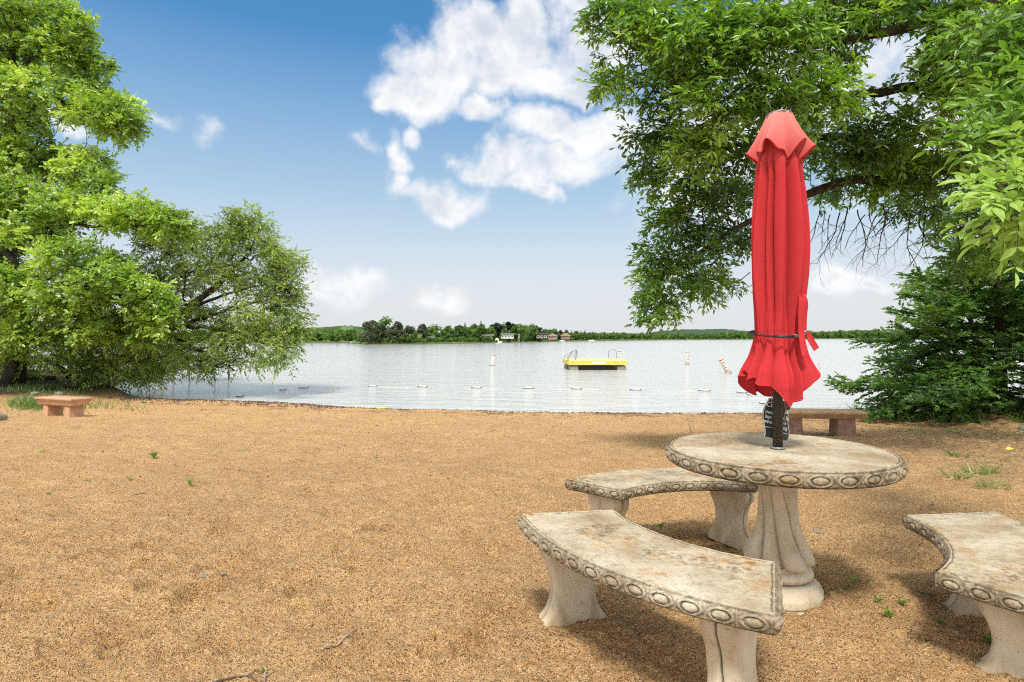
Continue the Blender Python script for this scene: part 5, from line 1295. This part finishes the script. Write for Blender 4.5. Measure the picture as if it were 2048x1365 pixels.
stick('small dark twig stuck in the sand left of the table', [(1383, 866), (1381, 862, .02), (1377, 856, .07)], .006); stick('thin grey twig on the sand right of the clearest footprint', [(606, 1146), (622, 1143), (640, 1140)], .003, 'wood'); stick('thin dark twig beside the foot of the right bench', [(1835, 1182), (1868, 1190), (1900, 1188)], .004); stick('grey twig on the sand below the left pale weeds', [(262, 1000), (280, 994), (296, 992)], .004)
lg = np.array([P(84, 770, 23), P(118, 782, 21.6)]); 
tag(obj('driftwood_pole', mesh('driftwood_pole', *tube(s_smooth(lg, 10) - lg[0], .035, 7), M['offwhite'], True), None, lg[0]), 'pale bare pole leaning under the left trees', 'pole')
lg = np.array([P(-20, 772, 23), P(40, 768, 23), P(110, 766, 23.2)]); lg[:, 2] = zbase(lg[:, 0], lg[:, 1]) + .12
tag(obj('fallen_log', mesh('fallen_log', *tube(s_smooth(lg, 14) - lg[0], np.linspace(.14, .09, 14), 9), M['bark'], True), None, lg[0]), 'dark fallen log lying beneath the left trees', 'log')

def blades(base, n, h, spread, w, lean, tint, g):
    a = g.random(n) * 2 * PI; r = spread * np.sqrt(g.random(n)); p = np.stack([r * np.cos(a), r * np.sin(a), np.zeros(n)], 1)
    p = p + np.asarray(base) if np.ndim(base) == 1 else p + base
    d = np.stack([np.cos(a) * lean, np.sin(a) * lean, np.ones(n)], 1) + g.normal(0, .25, (n, 3)); d = unit(d); hh = h * g.uniform(.5, 1.2, n)
    bend = np.stack([d[:, 0], d[:, 1], -.35 * np.ones(n)], 1) * g.uniform(.2, .9, (n, 1)); s = unit(np.cross(d, g.normal(size=(n, 3))))
    V = []
    for t, ww in ((0, 1.), (.4, .9), (.75, .6), (1, .05)):
        c = p + (d * t + bend * t ** 2.2 * .5) * hh[:, None]; V += [c - s * w * ww / 2, c + s * w * ww / 2]
    V = np.stack(V, 1).reshape(-1, 3); b = np.arange(n)[:, None] * 8
    Q = np.concatenate([np.concatenate([b + k, b + k + 1, b + k + 3, b + k + 2], 1) for k in (0, 2, 4)])
    return V, Q, np.repeat(np.clip(tint + g.normal(0, .15, n), 0, 1), 8)
def grass_stuff(name, label, fn, n, h, w, tint, seed):
    g = np.random.default_rng(seed); xy = fn(g, n); z = gz(xy[:, 0], xy[:, 1]) - .01
    base = np.column_stack([xy, z]); V, Q, T = blades(base, len(base), h, .02, w, .35, tint, g)
    tag(obj(name, mesh(name, V, Q, M['grass'], False, {'tint': T}), None), label, 'grass', None, 'stuff')
def left_grass(g, n):
    c = Gs(30, 815); x = g.normal(c[0] - .6, 1.3, n * 2); y = g.normal(c[1] + .3, .55, n * 2); k = vnoise(x * 2, y * 2, 5) > -.25; return np.stack([x, y], 1)[k][:n]
def right_grass(g, n):
    x = g.uniform(8.2, 17, n * 5); y = g.uniform(10.2, 15.6, n * 5); edge = 12.0 - 1.35 * sstep(9.5, 11.5, x) + .35 * vnoise(x * 2, y * 0, 3)
    k = (y > edge) & (g.random(len(x)) < .25 + .9 * sstep(9.6, 11.2, x)); return np.stack([x, y], 1)[k][:n]
grass_stuff('grass', 'bright tufted grass on the left bank beside the orange bench', left_grass, 1500, .30, .014, .55, 1)
grass_stuff('grass', 'long bright grass under the cedar on the right bank', right_grass, 5200, .36, .012, .45, 2)
def bank_left(g, n):
    x = g.uniform(-24, -11.5, n * 4); y = g.uniform(17, 24, n * 4); Ys = np.interp(x, SHX, SHY); k = (y < Ys) & (vnoise(x * .9, y * .9, 8) > .0); return np.stack([x, y], 1)[k][:n]
grass_stuff('grass', 'thin shaded grass on the bank under the left trees', bank_left, 2200, .22, .014, .25, 3)
def sparse_right(g, n):
    x = g.uniform(5.2, 11, n * 5); y = g.uniform(6.5, 11.6, n * 5); k = (vnoise(x * 1.3, y * 1.3, 12) > .18) & (g.random(len(x)) < sstep(4.6, 8, x)); return np.stack([x, y], 1)[k][:n]
grass_stuff('grass', 'sparse thin grass scattered over the dirty sand at the right', sparse_right, 900, .13, .006, .5, 4)

def tuft(label, px, py, n, h, sp, tint=.55):
    g = np.random.default_rng(int(px + py)); c = Gs(px, py); V, Q, T = blades(np.zeros(3), n, h, sp, .007, .8, tint, g)
    tag(obj('grass_tuft', mesh('grass_tuft', V, Q, M['grass'], False, {'tint': T}), None, c - [0, 0, .01]), label, 'grass tuft', 'grass tufts in the sand')
tuft('small bright grass tuft below the right bank', 1906, 866, 60, .13, .10, .6); tuft('spiky grass tuft, upper of those right of the table', 1917, 916, 40, .16, .08); tuft('grass tuft straight below the spiky upper one, right of the table', 1914, 958, 45, .15, .07); tuft('bright grass tuft in the middle of the patch right of the table', 1952, 952, 50, .17, .07, .65); tuft('grass tuft at the lower end of the patch right of the table', 1985, 978, 50, .13, .1); tuft('thin grass tuft at the right end of the patch right of the table', 1983, 948, 30, .16, .05, .6); tuft('low green tuft between the two brown bench legs', 1650, 873, 40, .10, .09, .3); tuft('low bluish tuft on the sand below the cedar', 1830, 862, 50, .10, .12, .35)

def weed(label, px, py, n, L, up=.8, tint=.6, w=.34):
    g = np.random.default_rng(int(px * 3 + py)); c = Gs(px, py); a = np.arange(n) * 2.4 + g.random(); D = np.stack([np.cos(a), np.sin(a), np.full(n, up) + g.normal(0, .25, n)], 1)
    zz = np.linspace(.0, .35, n) * L; Pp = np.stack([np.zeros(n), np.zeros(n), zz], 1); N = np.tile([0, 0, 1.], (n, 1)) + g.normal(0, .2, (n, 3)); LL = L * g.uniform(.6, 1.1, n)
    V, Fa, T = leafcards(Pp, D, N, LL, LL * w, np.clip(tint + g.normal(0, .15, n), 0, 1), OVATE); st = tube([(0, 0, -.02), (0, 0, .3 * L), (0, .003, .5 * L)], .0025, 5)
    rt = thing('weed', label, 'weed', c, 0, 'weeds sprouting in the sand'); part('leaves', (V, Fa), M['weed'], rt, False, {'tint': T}); part('stem', st, M['grassstem'], rt, True)
M['grassstem'] = plain('green_stem', (.16, .26, .06), .7)
weed('leafy green weed on open sand, largest in the middle distance at the left', 308, 918, 8, .10, 1.3, .5, .3); weed('V shaped bright weed nearer than the other left weeds', 380, 972, 6, .085, 1.5, .7); weed('small dark green weed by the left edge', 97, 994, 6, .06, 1.2, .4); weed('pale yellowish weed left of the leafy one', 240, 884, 6, .05, .6, .9); weed('faint pale weed in front of the orange bench', 82, 903, 6, .07, .6, .9); weed('tiny pale sprout left of the V shaped weed', 175, 962, 5, .05, .5, .95); weed('tiny green sprout between the leafy and V shaped weeds', 258, 956, 5, .05, .8, .7)
weed('small weed on the sand in the centre of the beach', 752, 914, 6, .055, .7, .45); weed('tiny pale weed right of the leafy left weed', 432, 910, 5, .05, .7, .85); weed('pale weed just right of the centre left weeds', 490, 904, 5, .05, .7, .85)
weed('green weed between the two left benches of the table', 1320, 1056, 8, .055, 1.0, .45); weed('dark leafy weed in the shade under the nearest bench', 1138, 1222, 14, .075, .5, .12, .5); weed('yellow green sprout right of the table foot, left one of a pair', 1706, 1170, 5, .045, 1.5, .85); weed('yellow green sprout right of the table foot, right one of a pair', 1736, 1174, 5, .035, 1.4, .85)
weed('small green weed in front of the right bench, upper of a cluster', 1803, 1212, 8, .04, .9, .6); weed('small green weed in front of the right bench, left of the cluster', 1757, 1216, 7, .04, .9, .65); weed('small green weed in front of the right bench, lowest of the cluster', 1776, 1242, 8, .045, 1., .6); weed('dark weed in the shade under the right bench', 1984, 1296, 10, .05, .6, .2); weed('little weed in the sand at the bottom left beside the stick', 524, 1342, 6, .03, .9, .2); weed('dim small weed just under the rim of the right bench', 1880, 1246, 7, .04, .7, .35)
c = Gs(2012, 900); V, Fa, T = leafcards(np.zeros((1, 3)), np.array([[1., .2, .1]]), np.array([[0, -.2, 1.]]), np.array([.16]), np.array([.08]), np.array([.5]), OVATE)
M['yleaf'] = plain('yellowed_leaf', (.55, .50, .06), .6); tag(obj('fallen_leaf', mesh('fallen_leaf', V, Fa, M['yleaf'], True), None, c + [0, 0, .02]), 'yellow fallen leaf on the sand at the right', 'leaf')

# loose grains, chips and litter over the sand; dark wrack along the waterline
def chips(name, label, xy, size, mat, tint, seed, flat=.4):
    g = np.random.default_rng(seed); n = len(xy); z = gz(xy[:, 0], xy[:, 1]); T0 = np.array([(-1, -.6, 0), (1, -.5, 0), (.1, .9, 0), (0, 0, 1.)]); Fc = np.array([(0, 1, 3), (1, 2, 3), (2, 0, 3)])
    a = g.random(n) * 2 * PI; c, s = np.cos(a), np.sin(a); sx = size * g.uniform(.6, 1.8, n); sy = size * g.uniform(.4, .9, n); sz = size * flat * g.uniform(.6, 1.5, n)
    X = T0[None, :, 0] * sx[:, None]; Y = T0[None, :, 1] * sy[:, None]; Z = T0[None, :, 2] * sz[:, None] - .0008
    V = np.stack([X * c[:, None] - Y * s[:, None] + xy[:, 0:1], X * s[:, None] + Y * c[:, None] + xy[:, 1:2], Z + z[:, None]], -1).reshape(-1, 3)
    Fa = (np.arange(n)[:, None, None] * 4 + Fc[None]).reshape(-1, 3)
    tag(obj(name, mesh(name, V, Fa, M[mat], False, {'tint': np.repeat(tint, 4)}), None), label, 'litter', None, 'stuff')
n = 130000; Y = 1.55 + 5.5 * g.random(n) ** 1.7; X = (g.random(n) - .5) * 2 * (.95 * Y + .4); cl = vnoise(X * 3, Y * 3, 6) + .5 * vnoise(X * 9, Y * 9, 7); k = g.random(n) < .45 + .5 * cl
tt = np.where(g.random(n) < .5, g.uniform(0, .4, n), g.uniform(.6, 1, n))
chips('loose_gravel', 'coarse loose grains and chips scattered over the near sand', np.stack([X, Y], 1)[k], (.0011 * (1 + .22 * Y) * (1 + .9 * g.random(n) ** 6))[k], 'debris', tt[k], 5)
n = 60000; Y = 1.8 + 14 * g.random(n) ** 1.1; X = (g.random(n) - .5) * 2 * (.95 * Y + .5); Ys = np.interp(X, SHX, SHY); cl = vnoise(X * 1.7, Y * 1.7, 16) + .6 * vnoise(X * 5, Y * 5, 17); k = (Y < Ys - .2) & (g.random(n) < .30 + .6 * cl + .3 * sstep(2.5, 7, X))
chips('leaf_litter', 'small dark bits of leaf and bark littering the beach', np.stack([X, Y], 1)[k], (.0022 + .0020 * Y * g.random(n) ** 2.5)[k], 'debris', (g.uniform(0, .35, n))[k], 6, .35)
n = 16000; X = g.uniform(-13, 13, n); Ys = np.interp(X, SHX, SHY); Y = Ys - .06 - np.abs(g.normal(0, 1, n)) * (.10 + .35 * sstep(-3.5, -6, X)); k = g.random(n) < (.25 + .75 * sstep(-3.2, -5.5, X)) * (.5 + .6 * vnoise(X * 1.5, Y * 2, 3) + .2)
chips('shore_wrack', 'dark stranded weed and bark along the waterline', np.stack([X, Y], 1)[k], (.016 + .02 * g.random(n))[k], 'wrack', g.random(n)[k], 7, .9)
CLOUDHI = (7.5, 7.45, 7.45); CLOUDLO = (4.9, 5.3, 5.85)
SUNE = 3.25; SUNANG = 11.0; EXPO = .48
DENO = False
# ================================================================ WORLD, SUN, CAMERA
W = bpy.data.worlds.new('World'); SC.world = W; W.use_nodes = True
nt = W.node_tree; nt.nodes.clear()
SUN_EL = math.radians(58); SUN_AZ = math.atan2(-.22, -1.0)      # azimuth from +Y, clockwise
sunv = Vector((math.sin(SUN_AZ) * math.cos(SUN_EL), math.cos(SUN_AZ) * math.cos(SUN_EL), math.sin(SUN_EL)))
class WN(NM):
    def __init__(s, nt): s.nt = nt; s.out = s.n('ShaderNodeOutputWorld')
w = WN(nt)
sky = w.n('ShaderNodeTexSky', sky_type='NISHITA'); sky.sun_disc = False; sky.sun_elevation = SUN_EL; sky.sun_rotation = SUN_AZ
sky.air_density = 1.0; sky.dust_density = 1.2; sky.ozone_density = 2.0; sky.altitude = 0
dirv = w.coord('Generated'); dx, dy, dz = w.sep(dirv)
az = w.math('ARCTAN2', dx, dy); el = w.math('ARCSINE', dz, clamp=False)
uv = w.n('ShaderNodeCombineXYZ'); w.set(uv.inputs[0], az); w.set(uv.inputs[1], el); uv = uv.outputs[0]
wv1 = w.n('ShaderNodeTexNoise'); w.set(wv1.inputs['Scale'], 11.); w.set(wv1.inputs['Detail'], 5.); w.set(wv1.inputs['Vector'], uv)
wv2 = w.n('ShaderNodeVectorMath', operation='MULTIPLY_ADD'); w.set(wv2.inputs[0], wv1.outputs['Color']); wv2.inputs[1].default_value = (.11, .11, 0)
wv3 = w.n('ShaderNodeVectorMath', operation='SUBTRACT'); w.set(wv3.inputs[0], uv); wv3.inputs[1].default_value = (.055, .055, 0); w.set(wv2.inputs[2], wv3.outputs[0])
uvw = wv2.outputs[0]
nz1 = w.noise(7, 9, .62, uv, .25); nz2 = w.noise(17, 8, .65, uv, .2); nz3 = w.noise(3.2, 7, .6, w.mapping(uv, (1, 2.2, 1)))
def ang(px, py):
    v = np.array([(px - CX) / F, 1, -(py - CY0) / F]); v /= np.linalg.norm(v)
    return math.atan2(v[0], v[1]), math.asin(v[2])
def blob(px, py, rx, ry, rot=0., gain=1.):
    a, e = ang(px, py); a2, _ = ang(px + rx, py); _, e2 = ang(px, py - ry)
    mp = w.n('ShaderNodeMapping', vector_type='TEXTURE'); w.set(mp.inputs['Vector'], uvw)
    mp.inputs['Location'].default_value = (a, e, 0); mp.inputs['Rotation'].default_value = (0, 0, rot)
    mp.inputs['Scale'].default_value = (abs(a2 - a), abs(e2 - e), 1)
    L = w.n('ShaderNodeVectorMath', operation='LENGTH'); w.set(L.inputs[0], mp.outputs[0])
    return w.math('MULTIPLY', w.math('SUBTRACT', 1., L.outputs['Value']), gain)
def field(bl):
    f = None
    for b in bl:
        v = blob(*b); f = v if f is None else w.math('MAXIMUM', f, v)
    return f
PUFFS = [(950, 70, 110, 95, 0, 1.3), (1040, 60, 85, 115, 0, 1.3), (880, 130, 115, 80, 0, 1.2), (1000, 150, 125, 75, 0, 1.2), (800, 190, 70, 50), (850, 180, 90, 60, .0), (770, 205, 34, 34), (1090, 150, 90, 60), (960, 215, 80, 26, -.5),
    (1180, 100, 130, 110), (1150, 175, 90, 40), (1210, 20, 150, 70),
    (1100, 260, 110, 52, 0, 1.2), (1180, 265, 115, 66, 0, 1.2), (1230, 260, 70, 60), (1010, 300, 70, 44), (960, 330, 60, 40), (1040, 350, 100, 34), (1130, 320, 160, 50), (1085, 365, 60, 26, -.6),
    (800, 300, 34, 44, .5), (835, 262, 30, 22, .7, .75), (790, 345, 30, 44), (830, 375, 60, 34), (890, 402, 88, 46, 0, 1.2), (930, 415, 50, 34), (910, 320, 18, 24, 0, .6),
    (715, 278, 40, 18, 0, .5), (310, 228, 48, 20, 0, .5), (415, 238, 46, 30, 0, .5), (395, 255, 30, 18, 0, .45), (120, 250, 60, 24),
    (615, 530, 50, 40, 0, .75), (660, 555, 56, 28, 0, .55), (710, 565, 50, 20, 0, .5), (640, 580, 50, 20, 0, .45), (860, 595, 46, 20, 0, .42), (910, 600, 46, 18, 0, .42), (1225, 395, 30, 26, 0, .5),
    (1400, 300, 200, 200), (1600, 120, 260, 200), (1740, 560, 60, 26), (1680, 560, 60, 30), (1850, 200, 240, 220), (1750, 140, 100, 100)]
fld = field(PUFFS)
bump1 = w.math('ADD', w.math('MULTIPLY', w.math('SUBTRACT', nz1, .5), 1.7), w.math('MULTIPLY', w.math('SUBTRACT', nz2, .5), .8))
dens = w.math('ADD', fld, bump1)
cov = w.rng(dens, -.16, .78, 0, 1, True)
# unseen clouds added round the rest of the sky, as fill light
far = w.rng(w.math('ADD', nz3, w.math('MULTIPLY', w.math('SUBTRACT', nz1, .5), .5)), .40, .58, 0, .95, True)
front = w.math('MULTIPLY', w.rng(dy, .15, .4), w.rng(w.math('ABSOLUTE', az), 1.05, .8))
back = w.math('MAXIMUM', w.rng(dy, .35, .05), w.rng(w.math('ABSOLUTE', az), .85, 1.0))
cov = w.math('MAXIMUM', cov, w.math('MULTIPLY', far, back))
# thin veil low over the water
skyc = sky.outputs[0]
STR = .10
K = 1 / (2 ** EXPO * STR)
grad = w.ramp(w.math('DIVIDE', el, 1.0), [(0, (.80, .815, .84)), (.085, (.765, .81, .86)), (.15, (.64, .755, .865)), (.235, (.435, .63, .815)), (.354, (.235, .45, .735)), (.46, (.075, .285, .61)), (.75, (.035, .17, .44)), (1, (.03, .13, .36))])
gk = w.n('ShaderNodeVectorMath', operation='SCALE'); w.set(gk.inputs[0], grad); gk.inputs['Scale'].default_value = K
hazec = w.mix(.88, skyc, gk.outputs[0])
# shading inside the clouds: thick lower parts turn grey, rims stay white
nlow = w.noise(7, 9, .62, w.mapping(uv, loc=(.035, -.06, 0)), .25)
lit = w.math('ADD', w.math('MULTIPLY', w.math('SUBTRACT', nz1, nlow), 2.2), w.math('MULTIPLY', w.math('SUBTRACT', nz2, .5), .5))
core = w.rng(dens, .35, 1.0, 0, .30)
sh = w.rng(w.math('SUBTRACT', lit, core), -.62, .16, 0, 1, True)
cc = w.mix(sh, CLOUDLO, CLOUDHI)
cc = w.mix(w.math('SUBTRACT', 1., front), cc, (17., 16.3, 15.2))  # clouds outside the view made extra bright to fill the scene
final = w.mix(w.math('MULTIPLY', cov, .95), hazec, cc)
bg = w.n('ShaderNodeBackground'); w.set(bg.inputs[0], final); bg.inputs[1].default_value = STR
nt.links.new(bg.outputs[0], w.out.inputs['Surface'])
W.cycles.sampling_method = 'MANUAL'; W.cycles.sample_map_resolution = 512

sd = bpy.data.lights.new('sun', 'SUN'); sd.energy = SUNE; sd.angle = math.radians(SUNANG); sd.color = (1.0, .95, .86)
so = bpy.data.objects.new('sun', sd); COL.objects.link(so); so.rotation_euler = sunv.to_track_quat('Z', 'Y').to_euler()

cam = bpy.data.cameras.new('camera'); co = bpy.data.objects.new('camera', cam); COL.objects.link(co); SC.camera = co
co.location = (0, 0, H); co.rotation_euler = (math.radians(90), 0, 0)
cam.sensor_width = 36; cam.lens = F / 2048 * 36; cam.sensor_fit = 'HORIZONTAL'
cam.shift_y = -(682.5 - CY0) / 2048; cam.clip_start = .05; cam.clip_end = 9000
vs = SC.view_settings; vs.view_transform = 'Standard'; vs.look = 'None'; vs.exposure = EXPO; vs.gamma = 1
SC.cycles.max_bounces = 6; SC.cycles.diffuse_bounces = 3; SC.cycles.glossy_bounces = 3; SC.cycles.transmission_bounces = 4
SC.cycles.use_denoising = DENO
SC.cycles.filter_width = 1.15
SC.cycles.sample_clamp_indirect = 6
